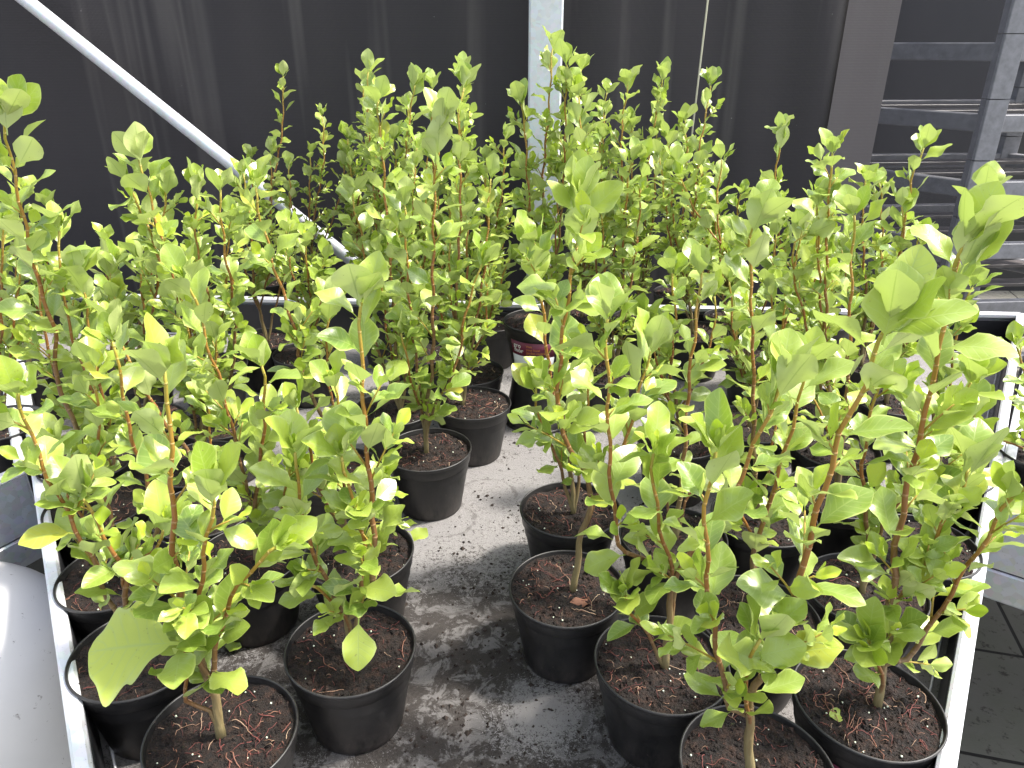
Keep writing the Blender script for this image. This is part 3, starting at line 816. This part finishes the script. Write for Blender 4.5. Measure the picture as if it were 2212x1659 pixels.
def shrub(label, pot, stems, lift=0.0, leaf=0.052, dens=1.0, detail=1.0, bare=0.085, side=0.5, seed=None, leans=None, big=None, trunk=0.0056, base=RIM, spread=0.05, tops=()):
    seed = seed if seed is not None else int(pot[0] * 7 + pot[1] * 13)
    rng = random.Random(seed)
    old = pot
    pot = MOVE.get(pot, pot) if not lift else pot
    dx, dy = pot[0] - old[0], pot[1] - old[1]
    stems = [[(q[0] + dx * w, q[1] + dy * w) for q, w in zip(s, [1, 0.85, 0.5, 0.2] + [0] * 20)] for s in stems]
    c = on_z(pot[0], pot[1], base + lift)
    if pot[1] < 1000:
        er = random.Random(seed + 5)
        top = min(q[-1][1] for q in stems)
        for _ in range(2 if pot[1] < 880 else 1):
            H = (pot[1] - top) * er.uniform(0.45, 0.85)
            sx = er.choice([-1, 1]) * er.uniform(20, 60)
            stems = stems + [[stems[0][0], (stems[0][0][0] + sx * 0.25, pot[1] - H * 0.2), (stems[0][0][0] + sx * 0.8, pot[1] - H * 0.6), (stems[0][0][0] + sx, pot[1] - H)]]
        if leans: leans = list(leans) + [0.04, -0.04]
    root = empty('potted_shrub', (c.x, c.y, base + lift - POT_H))
    root.rotation_euler = (0, 0, 0)
    tag(root, label, 'potted plant', GROUP)
    zs = pot_parts(root, seed, detail, 0.004)
    O = Vector(root.location)
    sm = MB(); lv = []
    for i, s in enumerate(stems):
        pts = []
        n = len(s)
        lean = leans[i] if leans else rng.uniform(-spread, spread)
        for k, (px, py) in enumerate(s):
            f = (k / (n - 1)) ** 1.5
            q = on_y(px, py, c.y + lean * f) - O
            if k == 0: q.z = zs - 0.004
            pts.append(q)
        T = sum((pts[k + 1] - pts[k]).length for k in range(n - 1))
        r0 = trunk if i == 0 else trunk * 0.72
        if T < 0.28: r0 = min(r0, 0.0034)
        grow_stem(rng, sm, lv, pts, r0, 0.0019, min(bare, T * 0.45) if T > 0.2 else T * 0.35, leaf, dens, 1.0, side)
    if big:
        for (px, py, dx, dy, dz, nx, ny, nz, L, ratio, hue) in big:
            q = on_y(px, py, c.y - 0.03) - O
            d = Vector((dx, dy, dz)).normalized(); nn = Vector((nx, ny, nz)); nn = (nn - d * nn.dot(d)).normalized()
            lv.append([*q, *d, *nn, L, L * ratio, 0.25, 0.10, 0.13, 1.3, 0.8, 0.35, hue])
    for (px, py, dx, dz, nx, ny, nz, L, ratio) in tops:       # the few very large leaves at the shoot tips
        q = on_y(px, py, c.y + (leans[0] if leans else 0) - 0.004) - O
        d = Vector((dx, -0.05, dz)).normalized(); nn = Vector((nx, ny, nz)); nn = (nn - d * nn.dot(d)).normalized()
        L *= 0.82
        lv.append([*q, *d, *nn, L, L * ratio, rng.uniform(-0.1, 0.4), 0.35, 0.08, rng.uniform(0, 6), 0.75, 0.05, 0.0])
    sm.build('stem', M['stem'], root)
    leaf_mesh('foliage', lv, root)
    return root
def auto(pot, tips, kink=0.02):
    """stems for a shrub from its pot centre and the picture places of its tips"""
    rng = random.Random(int(pot[0] + 3 * pot[1]))
    out = []
    bx, by = pot
    fork = None
    for (tx, ty) in tips:
        H = by - ty
        f0 = (bx + (tx - bx) * 0.10 + rng.uniform(-4, 4), by - H * 0.12)
        m1 = (bx + (tx - bx) * 0.48 + rng.uniform(-12, 12), by - H * 0.40)
        m2 = (bx + (tx - bx) * 0.82 + rng.uniform(-10, 10), by - H * 0.72)
        if fork is None: fork = f0
        out.append([(bx, by), fork if rng.random() < 0.6 else f0, m1, m2, (tx, ty)])
    return out

# ---- front left
L1 = shrub('frontmost left shrub, one huge lobed yellow-green leaf hanging low beside its pot', (478, 1578), [
    [(474, 1572), (457, 1476), (431, 1421), (396, 1334), (380, 1223), (373, 1121), (370, 969), (363, 868), (352, 800)],
    [(474, 1572), (457, 1476), (431, 1421), (426, 1345), (441, 1197), (455, 1121), (464, 1062)],
    [(474, 1572), (459, 1441), (482, 1350), (497, 1294), (563, 1208), (598, 1186)],
    [(474, 1572), (451, 1537), (406, 1512), (400, 1426), (398, 1370)]],
    leaf=0.056, detail=1.5, bare=0.10, seed=11, leans=[0.0, -0.03, -0.02, -0.03], trunk=0.0070)
_lob = leaf_mesh('lobed_leaf', [[*(on_y(398, 1388, L1.location.y - 0.03) - L1.location), *Vector((-1.0, -0.10, 0.05)).normalized(), *(lambda d, n: (n - d * n.dot(d)).normalized())(Vector((-1.0, -0.10, 0.05)).normalized(), Vector((0.30, -0.45, 0.85))), 0.114, 0.100, 0.40, 0.07, 0.075, 0.9, 0.95, 0.28, 0.05]], L1, TS=np.concatenate([[0.0, 0.06], np.linspace(0.14, 1.0, 34)]), XS=np.linspace(-1, 1, 15), lobe=0.16)
_lob['label'] = 'huge lobed yellow-green leaf'
shrub('second left shrub from the front, its stems leaning out over the left rail', (290, 1405), [
    [(275, 1390), (266, 1315), (262, 1230), (205, 1130), (178, 1070)],
    [(275, 1390), (238, 1320), (190, 1200), (162, 1141), (106, 1035), (46, 883), (38, 850)],
    [(275, 1390), (266, 1315), (262, 1235), (330, 1190), (360, 1130)]],
    detail=1.2, leaf=0.054, bare=0.10, seed=12, leans=[0.0, -0.02, 0.02], trunk=0.0064)
shrub('third shrub from the front along the left rail, red-brown roots on its soil', (237, 1225), [
    [(250, 1215), (325, 1142), (304, 1020), (274, 918), (262, 820), (245, 740)],
    [(250, 1215), (222, 1100), (205, 1000), (212, 900), (200, 800)],
    [(250, 1215), (180, 1130), (130, 1050), (118, 970)]], detail=1.1, seed=13, leaf=0.052)
shrub('tallest shrub at the far left, bare brown stem with big pale top leaves', (200, 1085), [
    [(205, 1080), (188, 1020), (150, 900), (122, 828), (117, 710), (85, 620), (60, 520), (38, 406), (14, 300), (12, 250)],
    [(205, 1080), (232, 950), (160, 760), (130, 600), (128, 500)],
    [(205, 1080), (215, 900), (190, 720), (172, 600)]], leaf=0.062, detail=0.8, seed=14, tops=[(16, 292, 0.22, 1.0, 0.0, 1.0, 0.1, 0.088, 0.66), (38, 362, 0.75, 0.85, -0.2, 1.0, 0.2, 0.080, 0.60)], trunk=0.0062, leans=[-0.03, 0.02, 0.03])
shrub('mid-height shrub directly behind the tallest far left one, inside the rail', (190, 990), auto((190, 990), [(80, 570), (150, 690), (250, 640)]), detail=0.7, seed=15)
shrub('left-edge shrub on the cut-off side bench, its pot half out of frame', (-2, 912), auto((-2, 912), [(8, 480), (50, 560), (-40, 500)]), detail=0.7, seed=16)
shrub('shrub on the cut-off side bench behind the left-edge one, only its upper leaves showing', (60, 800), auto((60, 800), [(48, 420), (105, 450), (10, 600)]), detail=0.5, seed=17)
shrub('shrub in the big black pot between the front left pair, two bright brown stems', (525, 1180), [
    [(540, 1170), (540, 1101), (553, 1035), (568, 918), (572, 842), (565, 790)],
    [(540, 1170), (538, 1101), (507, 959), (477, 832), (441, 720), (426, 649), (405, 610)],
    [(540, 1170), (600, 1080), (620, 1000)]], detail=1.1, seed=18, leaf=0.056, leans=[-0.02, 0.0, -0.02])
shrub('low shrub directly behind the front aisle-side pot, beside the loose yellow-green leaf', (760, 1190), auto((745, 1185), [(640, 880), (722, 830), (830, 1030)]), detail=1.0, seed=19)
shrub('front shrub left of the aisle, straight stem topped by a large pale leaf', (757, 1395), [
    [(760, 1395), (752, 1335), (800, 1300), (806, 1200), (806, 1121), (791, 944), (782, 800), (779, 700), (778, 655)],
    [(760, 1395), (750, 1335), (712, 1270), (665, 1160), (645, 1060), (640, 980)],
    [(760, 1395), (780, 1290), (785, 1162), (760, 1081), (738, 985)],
    [(760, 1395), (745, 1330), (700, 1285), (665, 1262)]],
    leaf=0.056, detail=1.4, bare=0.09, seed=20, tops=[(778, 662, -0.12, 1.0, 0.0, 1.0, 0.1, 0.068, 0.86), (782, 664, 0.5, 1.0, -1.0, 0.2, 0.3, 0.060, 0.5)], leans=[0.0, -0.03, -0.02, -0.02], trunk=0.0066,
    big=[(775, 1332, 0.02, -0.62, -0.75, 0.05, -0.75, 0.62, 0.072, 0.62, 0.0)])
shrub('aisle-side left shrub with a straight dark red stem and round pale top leaf', (925, 968), [
    [(921, 985), (921, 900), (925, 860), (935, 780), (935, 600), (938, 430), (945, 330), (958, 262)],
    [(921, 985), (918, 905), (895, 850), (880, 780), (868, 720)],
    [(921, 985), (930, 900), (985, 790), (1005, 680), (1040, 570)]], detail=1.1, seed=21, tops=[(957, 290, 0.03, 1.0, 0.0, 1.0, 0.1, 0.078, 0.62), (945, 345, -0.35, 0.6, 0.2, 0.8, 0.5, 0.055, 0.7)], leaf=0.058, leans=[-0.02, -0.02, 0.02])
shrub('shrub with one yellowing leaf over its pot, behind the dark red straight stem', (1020, 868), [
    [(1000, 880), (990, 800), (985, 650), (995, 450), (990, 280), (1000, 190)],
    [(1000, 880), (985, 800), (960, 700), (900, 560)],
    [(1000, 880), (1015, 780), (1050, 700), (1048, 560)]], detail=1.0, seed=22, leaf=0.052,
    big=[(955, 846, 0.9, -0.3, 0.28, -0.2, -0.5, 0.8, 0.055, 0.5, 0.9)])
shrub('shrub with twin upright tip leaves, left behind the dark red straight stem', (850, 880), [
    [(865, 875), (856, 751), (846, 609), (834, 456), (826, 330), (816, 254), (820, 215)],
    [(865, 875), (800, 700), (790, 560), (760, 420)],
    [(865, 875), (885, 760), (905, 640)]], detail=0.7, seed=23, leaf=0.055)
shrub('shrub just left of the one with the labelled pot, low dense twigs', (1070, 800), auto((1065, 800), [(1012, 440), (1060, 540), (1100, 560)]), detail=0.8, seed=24, leaf=0.051, side=0.7)
shrub('rear left shrub with a bare woody trunk in a pot near the back rail', (573, 735), [
    [(587, 745), (574, 692), (555, 636), (546, 569), (540, 480), (525, 375)],
    [(587, 745), (570, 670), (600, 560), (640, 500)]], detail=0.8, seed=25, leaf=0.053, bare=0.14)
shrub('shrub standing among the left group with a long slanting orange-brown stem', (725, 1015), [
    [(725, 1010), (710, 930), (690, 890), (650, 790), (640, 720), (600, 600), (565, 480), (550, 405)],
    [(725, 1010), (720, 900), (705, 780), (712, 660)]], detail=0.7, seed=26, leaf=0.056, leans=[-0.02, 0.02])
shrub('left middle shrub with two tall tips against the cloth below the diagonal tube', (400, 1060), [
    [(400, 1060), (410, 900), (385, 720), (340, 573), (302, 450), (272, 390)],
    [(400, 1060), (415, 860), (350, 600), (318, 440), (303, 345)],
    [(400, 1060), (430, 900), (455, 760)]], detail=0.7, seed=27, leaf=0.056)
shrub('shrub in the left middle row with a broad pointed leaf bunch beside the slanting tube', (450, 950), [
    [(450, 950), (480, 800), (490, 680), (478, 540), (474, 410)],
    [(450, 950), (440, 760), (410, 560), (418, 410)]], detail=0.6, seed=28, leaf=0.054)
shrub('shrub between the left-edge ones and the tube, third tip from the left', (330, 930), auto((330, 930), [(358, 400), (235, 590), (300, 560)]), detail=0.6, seed=29, leaf=0.054)
shrub('shrub in the left middle hidden low behind the front brown stems', (300, 800), auto((300, 800), [(225, 520), (330, 480)]), detail=0.5, seed=30)
shrub('shrub in the left rear row, thin dark stems before the bench end', (430, 790), auto((430, 790), [(500, 470), (430, 500)]), detail=0.5, seed=31, leaf=0.053)
shrub('shrub with pale bunched tip in the middle of the left block', (400, 1180), [
    [(395, 1190), (390, 1080), (300, 900), (262, 780), (245, 700)],
    [(395, 1190), (420, 1040), (430, 930), (440, 880)]], detail=0.7, seed=33, leaf=0.055, leans=[0.02, 0.0])
# ---- centre rear
shrub('tall shrub in the raised pot with the maroon and white label', (1166, 690), [
    [(1185, 668), (1180, 560), (1172, 400), (1185, 250), (1190, 150), (1195, 105)],
    [(1185, 668), (1160, 540), (1140, 400), (1135, 290), (1125, 225)],
    [(1185, 668), (1205, 540), (1218, 380), (1222, 220), (1226, 140)]], lift=0.145, detail=0.9, seed=34, leaf=0.053, side=0.75, spread=0.03, trunk=0.005, bare=0.06)
shrub('shrub at the rear behind the red stem, double tip high against the cloth', (850, 690), auto((850, 690), [(795, 155), (850, 300), (895, 185)]), detail=0.6, seed=35, leaf=0.056, side=0.7)
shrub('rear shrub with two bunched tips side by side left of the square post', (960, 680), auto((960, 680), [(935, 190), (1000, 160), (1015, 330)]), detail=0.6, seed=36, leaf=0.056, side=0.7)
shrub('shrub behind the bench end, second thin one from the left against the cloth', (700, 622), auto((700, 622), [(697, 250), (745, 330), (672, 330)]), detail=0.5, seed=37, leaf=0.046, side=0.7, trunk=0.0045, bare=0.05)
shrub('thin shrub rising alone beside the diagonal tube, its tip a single cluster', (604, 606), auto((604, 606), [(612, 165), (585, 330)]), detail=0.5, seed=38, leaf=0.049, trunk=0.0042, bare=0.05)
shrub('shrub behind the bench end at the foot of the double-tipped one', (775, 628), auto((775, 628), [(783, 175), (750, 300), (815, 420)]), detail=0.5, seed=39, leaf=0.049, side=0.7, trunk=0.0045)
shrub('low bushy shrub at the back just left of the square post, darker leaves', (1045, 690), auto((1045, 690), [(1050, 350), (1090, 300), (1075, 470), (1000, 500)]), detail=0.5, seed=40, leaf=0.046, side=0.9, dens=1.2, bare=0.04)
shrub('shrub in the rear corner nearest the post on its left, mostly hidden', (900, 760), auto((900, 760), [(870, 480), (980, 430), (900, 320)]), detail=0.5, seed=41, leaf=0.053, side=0.7)
# ---- right of the aisle
shrub('shrub in the aisle-side right pot with a crumpled brown leaf on its soil', (1225, 1265), [
    [(1238, 1268), (1257, 1152), (1278, 1071), (1254, 1005), (1217, 939), (1206, 868), (1207, 812), (1217, 710), (1232, 609), (1247, 507), (1254, 440)],
    [(1238, 1268), (1257, 1152), (1300, 1060), (1345, 975), (1379, 850), (1405, 760)]],
    detail=1.3, seed=42, tops=[(1252, 450, 0.12, 1.0, -0.15, -1.0, 0.1, 0.080, 0.52), (1256, 470, 0.75, 0.65, -0.4, -0.7, 0.5, 0.082, 0.60), (1248, 470, -0.6, 0.8, 0.6, -0.5, 0.5, 0.075, 0.45)], leaf=0.062, leans=[0.0, 0.03], bare=0.19, trunk=0.0062)
shrub('shrub in the pot touching the dead-leaf pot from behind, right of the aisle', (1232, 1096), [
    [(1240, 1085), (1232, 1000), (1215, 900), (1191, 832), (1171, 659), (1158, 583), (1157, 525)],
    [(1240, 1085), (1200, 980), (1165, 900), (1155, 840)],
    [(1240, 1085), (1262, 960), (1270, 850), (1282, 790)]], detail=1.1, seed=43, leaf=0.056)
shrub('front right shrub with a kinked woody side branch reaching left to the aisle', (1443, 1442), [
    [(1453, 1435), (1466, 1274), (1484, 1224), (1530, 1150), (1570, 1101), (1630, 960), (1667, 878), (1698, 810)],
    [(1453, 1435), (1466, 1274), (1440, 1233), (1354, 1197), (1333, 1147), (1318, 1020), (1313, 817), (1310, 690)],
    [(1453, 1435), (1400, 1365), (1368, 1330), (1352, 1290)],
    [(1453, 1435), (1466, 1274), (1440, 1180), (1415, 1060), (1410, 980)]],
    leaf=0.056, detail=1.4, seed=44, bare=0.16, leans=[0.0, 0.02, -0.02, 0.0], trunk=0.0064)
shrub('frontmost right shrub, thick stem slanting up right from a pot cut by the frame', (1632, 1652), [
    [(1620, 1650), (1613, 1545), (1630, 1480), (1677, 1416), (1717, 1289), (1768, 1096), (1819, 934), (1864, 832), (1905, 740), (1925, 690)],
    [(1620, 1650), (1610, 1545), (1576, 1527), (1550, 1411), (1529, 1248), (1525, 1096), (1536, 1020), (1548, 975)],
    [(1620, 1650), (1613, 1545), (1608, 1450), (1640, 1380)]],
    leaf=0.055, detail=1.5, seed=45, tops=[(1905, 745, 0.05, 1.0, 0.0, -1.0, 0.1, 0.088, 0.72), (1890, 770, 0.9, 0.8, -0.3, 1.0, 0.5, 0.085, 0.45)], bare=0.12, leans=[-0.03, 0.0, -0.03], trunk=0.0066)
shrub('front shrub by the right rail, one stem leaning far out across the rail', (1868, 1508), [
    [(1885, 1535), (1905, 1430), (1920, 1324), (1940, 1147), (1981, 969), (2011, 842), (2040, 700), (2068, 570), (2085, 520)],
    [(1885, 1535), (1905, 1430), (1956, 1421), (2002, 1360), (2088, 1228), (2169, 1101), (2225, 1040)],
    [(1885, 1535), (1910, 1400), (1920, 1324), (1985, 1240), (2055, 1100), (2095, 1010)],
    [(1885, 1535), (1900, 1450), (1870, 1380)]],
    leaf=0.057, detail=1.4, seed=46, tops=[(2072, 590, 0.18, 1.0, 0.1, 1.0, 0.1, 0.080, 0.64), (2080, 590, 0.45, 1.0, -0.8, -0.6, 0.2, 0.082, 0.46)], bare=0.10, leans=[0.0, -0.02, 0.03, -0.02], trunk=0.0066)
shrub('shrub with bare woody lower stem between the two frontmost right pots, behind them', (1655, 1342), [
    [(1645, 1325), (1646, 1200), (1661, 1131), (1701, 969), (1727, 868), (1738, 790)],
    [(1645, 1325), (1646, 1200), (1600, 1100), (1575, 1010)]], detail=1.1, seed=47, leaf=0.056, bare=0.15)
shrub('shrub directly behind the front pot that touches the right rail', (1882, 1262), [
    [(1880, 1250), (1885, 1150), (1870, 1000), (1888, 880), (1900, 820)],
    [(1880, 1250), (1920, 1130), (1985, 1010), (2000, 900)]], detail=1.0, seed=48, leaf=0.054)
shrub('shrub beside the right rail with a wide dark-stemmed top and lemon bud', (2030, 1195), [
    [(2040, 1185), (2050, 1050), (2085, 900), (2100, 830)],
    [(2040, 1185), (2020, 1060), (2000, 950)],
    [(2040, 1185), (2090, 1080), (2120, 980), (2110, 900)]], detail=1.0, seed=49, leaf=0.062)
shrub('shrub in the third row on the right, roots matted over its soil', (1795, 1110), [
    [(1800, 1105), (1812, 960), (1828, 761), (1838, 558), (1843, 507), (1847, 465)],
    [(1800, 1105), (1780, 980), (1740, 870)]], detail=0.9, seed=50, leaf=0.054, leans=[0.0, 0.03])
shrub('shrub behind the matted-root pot on the right, pale double leaf on top', (1785, 962), [
    [(1785, 955), (1770, 800), (1775, 600), (1788, 406), (1800, 330)],
    [(1785, 955), (1740, 760), (1700, 560), (1738, 505)]], detail=0.8, seed=51, leaf=0.050)
shrub('shrub one pot in from the dead-leaf pot on the right, dark straight stem', (1462, 1152), [
    [(1470, 1140), (1483, 990), (1493, 812), (1504, 710), (1509, 640), (1515, 585)],
    [(1470, 1140), (1440, 1040), (1430, 960)],
    [(1470, 1140), (1500, 1060), (1560, 1000)]], detail=0.9, seed=52, leaf=0.052)
shrub('shrub right of the aisle, third pot back, pot half hidden in shade', (1480, 942), auto((1480, 940), [(1450, 590), (1395, 690), (1545, 640)]), detail=0.8, seed=53, leaf=0.054)
shrub('centre right shrub with a tall smooth brown stem and very broad tip leaf', (1645, 1115), [
    [(1640, 1110), (1625, 1000), (1625, 812), (1622, 650), (1620, 520), (1630, 470)],
    [(1640, 1110), (1665, 960), (1680, 850)]], detail=0.8, seed=54, tops=[(1632, 500, 0.35, 1.0, -0.35, -1.0, 0.2, 0.084, 0.62), (1622, 520, -0.75, 0.7, 0.5, -0.6, 0.6, 0.065, 0.6)], leaf=0.058, leans=[0.0, 0.03])
shrub('shrub right of the labelled pot whose upright stem ends in a pale folded leaf', (1290, 800), [
    [(1305, 795), (1323, 649), (1333, 507), (1350, 410), (1362, 350)],
    [(1305, 795), (1270, 600), (1255, 380), (1243, 210)]], detail=0.7, seed=55, leaf=0.056)
shrub('rear shrub with crinkled tip right below the hanging cord', (1500, 712), [
    [(1495, 705), (1480, 600), (1493, 507), (1509, 330), (1524, 254), (1535, 185)],
    [(1495, 705), (1450, 560), (1430, 400), (1425, 340)]], detail=0.6, seed=56, leaf=0.053, side=0.6)
shrub('shrub at the rear right of the post with two separate high tips', (1395, 690), [
    [(1395, 685), (1380, 560), (1350, 400), (1345, 280), (1357, 180)],
    [(1395, 685), (1400, 500), (1405, 350), (1420, 240), (1432, 165)]], detail=0.6, seed=57, leaf=0.051, side=0.6)
shrub('shrub right of the cord, glossy leaves catching the sky', (1640, 770), [
    [(1620, 760), (1570, 685), (1554, 507), (1549, 431), (1560, 345)],
    [(1620, 760), (1600, 600), (1500, 450), (1460, 350)]], detail=0.6, seed=58, leaf=0.052)
shrub('rear right shrub whose small round-leaved tip stands alone against black cloth', (1720, 740), [
    [(1715, 735), (1700, 620), (1680, 500), (1675, 380), (1690, 285)],
    [(1715, 735), (1740, 600), (1720, 480)]], detail=0.6, seed=59, leaf=0.053)
shrub('rear right shrub with bunched pointed tip before the grey cloth overlap', (1870, 780), [
    [(1865, 770), (1870, 640), (1862, 500), (1868, 390)],
    [(1865, 770), (1900, 620), (1905, 470), (1900, 395)],
    [(1865, 770), (1830, 620), (1820, 540)]], detail=0.6, seed=60, leaf=0.050)
shrub('rear right shrub with a slim red stem and tip standing before the timber rack', (1925, 860), [
    [(1920, 850), (1925, 700), (1935, 599), (1955, 482), (1970, 391), (1993, 320)],
    [(1920, 850), (1960, 700), (1980, 560), (1985, 510)]], detail=0.6, seed=61, leaf=0.053)
shrub('shrub near the right rail whose round top leaves overlap the rack upright', (2050, 1010), [
    [(2045, 1000), (2030, 850), (2060, 680), (2080, 520), (2120, 430)],
    [(2045, 1000), (2060, 860), (2070, 730), (2100, 620)]], detail=0.7, seed=62, leaf=0.058)
shrub('right middle shrub with lemon yellow young tip below the grey cloth overlap', (1640, 935), auto((1640, 930), [(1730, 500), (1590, 700), (1700, 640)]), detail=0.6, seed=63, leaf=0.052)
shrub('shrub in the gap behind the labelled pot, right of the square post', (1300, 670), auto((1300, 665), [(1255, 150), (1300, 300), (1360, 430), (1230, 330)]), detail=0.5, seed=65, leaf=0.051, side=0.8)
shrub('shrub in the right rear, low leaves along the bench end', (1560, 660), auto((1560, 660), [(1600, 420), (1520, 430), (1440, 300)]), detail=0.5, seed=66, leaf=0.051, side=0.6)
shrub('shrub cut by the right edge, on the pale neighbouring bench', (2262, 975), [
    [(2262, 975), (2230, 880), (2212, 800), (2196, 750)],
    [(2262, 975), (2190, 960), (2140, 945)],
    [(2262, 975), (2215, 1010), (2180, 1000)]], detail=0.6, seed=67, leaf=0.050)
shrub('right middle shrub filling the gap beside the tall smooth brown stem', (1735, 860), auto((1735, 860), [(1660, 620), (1800, 600), (1765, 480)]), detail=0.6, seed=68, leaf=0.050)

shrub('rear shrub behind the bench end just left of the square post, half in its shade', (890, 632), auto((890, 632), [(880, 230), (930, 260), (850, 420)]), detail=0.4, seed=71, leaf=0.050, side=0.8, trunk=0.0045, bare=0.04)
shrub('rear shrub behind the bench end directly right of the square post', (1265, 640), auto((1265, 640), [(1265, 230), (1310, 200), (1220, 330)]), detail=0.4, seed=72, leaf=0.050, side=0.8, trunk=0.0045, bare=0.04)
shrub('rear right shrub behind the bench end below the hanging cord', (1480, 648), auto((1480, 648), [(1480, 260), (1520, 330), (1440, 360)]), detail=0.4, seed=73, leaf=0.050, side=0.8, trunk=0.0045, bare=0.04)
shrub('rear right shrub low behind the bench end, under the lone round-leaved tip', (1780, 690), auto((1780, 690), [(1740, 470), (1790, 420), (1830, 500)]), detail=0.4, seed=74, leaf=0.052, side=0.8, bare=0.04)
shrub('rear left shrub between the slanting tube foot and the bare trunk', (660, 760), auto((660, 760), [(660, 520), (700, 560), (620, 500)]), detail=0.5, seed=75, leaf=0.050, side=0.7)

# ---- supports, labels and loose leaves
c = on_z(1166, 690, RIM + 0.145)
up_ = empty('upturned_pot', (c.x, c.y, BENCH)); tag(up_, 'upturned black pot raising the shrub with the maroon label', 'plant pot')
pot_parts(up_, 3, 0.5, inverted=True)

def pot_label(px, py, base, a0, a1, z0, z1, lines, root_name, split):
    """curved printed label on a pot; angles measured from the side facing the camera"""
    c = on_z(*(MOVE.get((px, py), (px, py)) if base == RIM else (px, py)), base)
    root = [o for o in C.objects if o.name.startswith('potted_shrub') and abs(o.location.x - c.x) < 1e-4 and abs(o.location.y - c.y) < 1e-4][0]
    def at(a, z, off):
        r = 0.070 + (0.0865 - 0.070) * (z - 0.012) / (POT_H - 0.048) + off
        return (r * math.sin(a), -r * math.cos(a), z)
    def patch(zz0, zz1, off, mat, nm, par):
        m = MB(); vs = []; n = 24
        for o_ in (off, off + 0.0005):
            for z in (zz0, zz1):
                for i in range(n + 1): vs.append(at(a0 + (a1 - a0) * i / n, z, o_))
        k = n + 1; fs = []
        for i in range(n):
            fs += [(i, i + k, i + k + 1, i + 1), (2*k + i, 2*k + i + 1, 3*k + i + 1, 3*k + i), (i, i + 1, 2*k + i + 1, 2*k + i), (k + i, 3*k + i, 3*k + i + 1, k + i + 1)]
        m.add(vs, fs); return m.build(nm, mat, par)
    lab = patch(split, z1, 0.0012, M['maroon'], 'pot_label', root)
    patch(z0, split, 0.0012, M['labelwhite'], 'label_foot', lab)
    for (txt, a, z, size, mat, bold) in lines:
        cu = bpy.data.curves.new('t', 'FONT'); cu.body = txt; cu.size = size; cu.offset = bold; cu.resolution_u = 2
        to = bpy.data.objects.new('t', cu); C.objects.link(to)
        me = bpy.data.meshes.new_from_object(to)
        bpy.data.objects.remove(to)
        for v in me.vertices:
            x, y, zz = v.co
            v.co = at(a + x / 0.082, z + y, 0.0022)
        me.materials.clear(); me.materials.append(M[mat])
        o = bpy.data.objects.new('lettering', me); C.objects.link(o); o.parent = lab
txt = [('gro', -0.90, 0.0925, 0.0170, 'ink_white', 0.0004), ('mór', -0.90, 0.0790, 0.0170, 'ink_white', 0.0004),
       ('Visit', -0.44, 0.0975, 0.0085, 'ink_orange', 0.00015), ('your local', -0.44, 0.0885, 0.0085, 'ink_orange', 0.00015), ('garden centre', -0.44, 0.0795, 0.0085, 'ink_orange', 0.00015)]
pot_label(1166, 690, RIM + 0.145, -1.02, 0.45, 0.018, 0.110, txt, '', 0.070)
pot_label(1868, 1508, RIM, -1.35, -0.55, 0.030, 0.100, [], '', 0.062)

def loose_leaf(label, p, d, n, L, ratio, hue, name='fallen_leaf', mat=None, rnd=0.6, bend=0.2, wave=0.12):
    d = Vector(d).normalized(); n = Vector(n); n = (n - d * n.dot(d)).normalized()
    o = leaf_mesh(name, [[0, 0, 0, *d, *n, L, L * ratio, bend, 0.1, wave, 0.7, rnd, 0.25, hue]], None, mat)
    o.location = p
    return tag(o, label, 'leaf')
p = on_z(880, 1148, RIM - 0.004)
loose_leaf('loose yellow-green leaf with a dark spot resting on the pot edge left of the aisle', p, (0.95, -0.25, 0.02), (0, -0.3, 1), 0.040, 0.85, 0.1)
p = on_z(1222, 1302, RIM - 0.008)
dl = loose_leaf('crumpled brown dead leaf lying on the soil right of the aisle', p, (1, 0.1, 0.12), (0, -0.3, 1), 0.05, 0.42, 0.0, 'dead_leaf', M['dead'], bend=0.6, wave=0.4)
p = on_z(1785, 1548, RIM - 0.008)
loose_leaf('small torn green leaf piece lying on the soil of the pot nearest the right rail', p, (1, 0.25, 0.05), (0, -0.2, 1), 0.028, 0.7, 0.0, bend=0.3)
p = on_z(480, 1395, BENCH + 0.012)
loose_leaf('small dark green leaf dropped on the bench behind the frontmost left pot', p, (1, -0.1, 0.1), (0, -0.4, 1), 0.034, 0.55, 0.0, rnd=0.0)
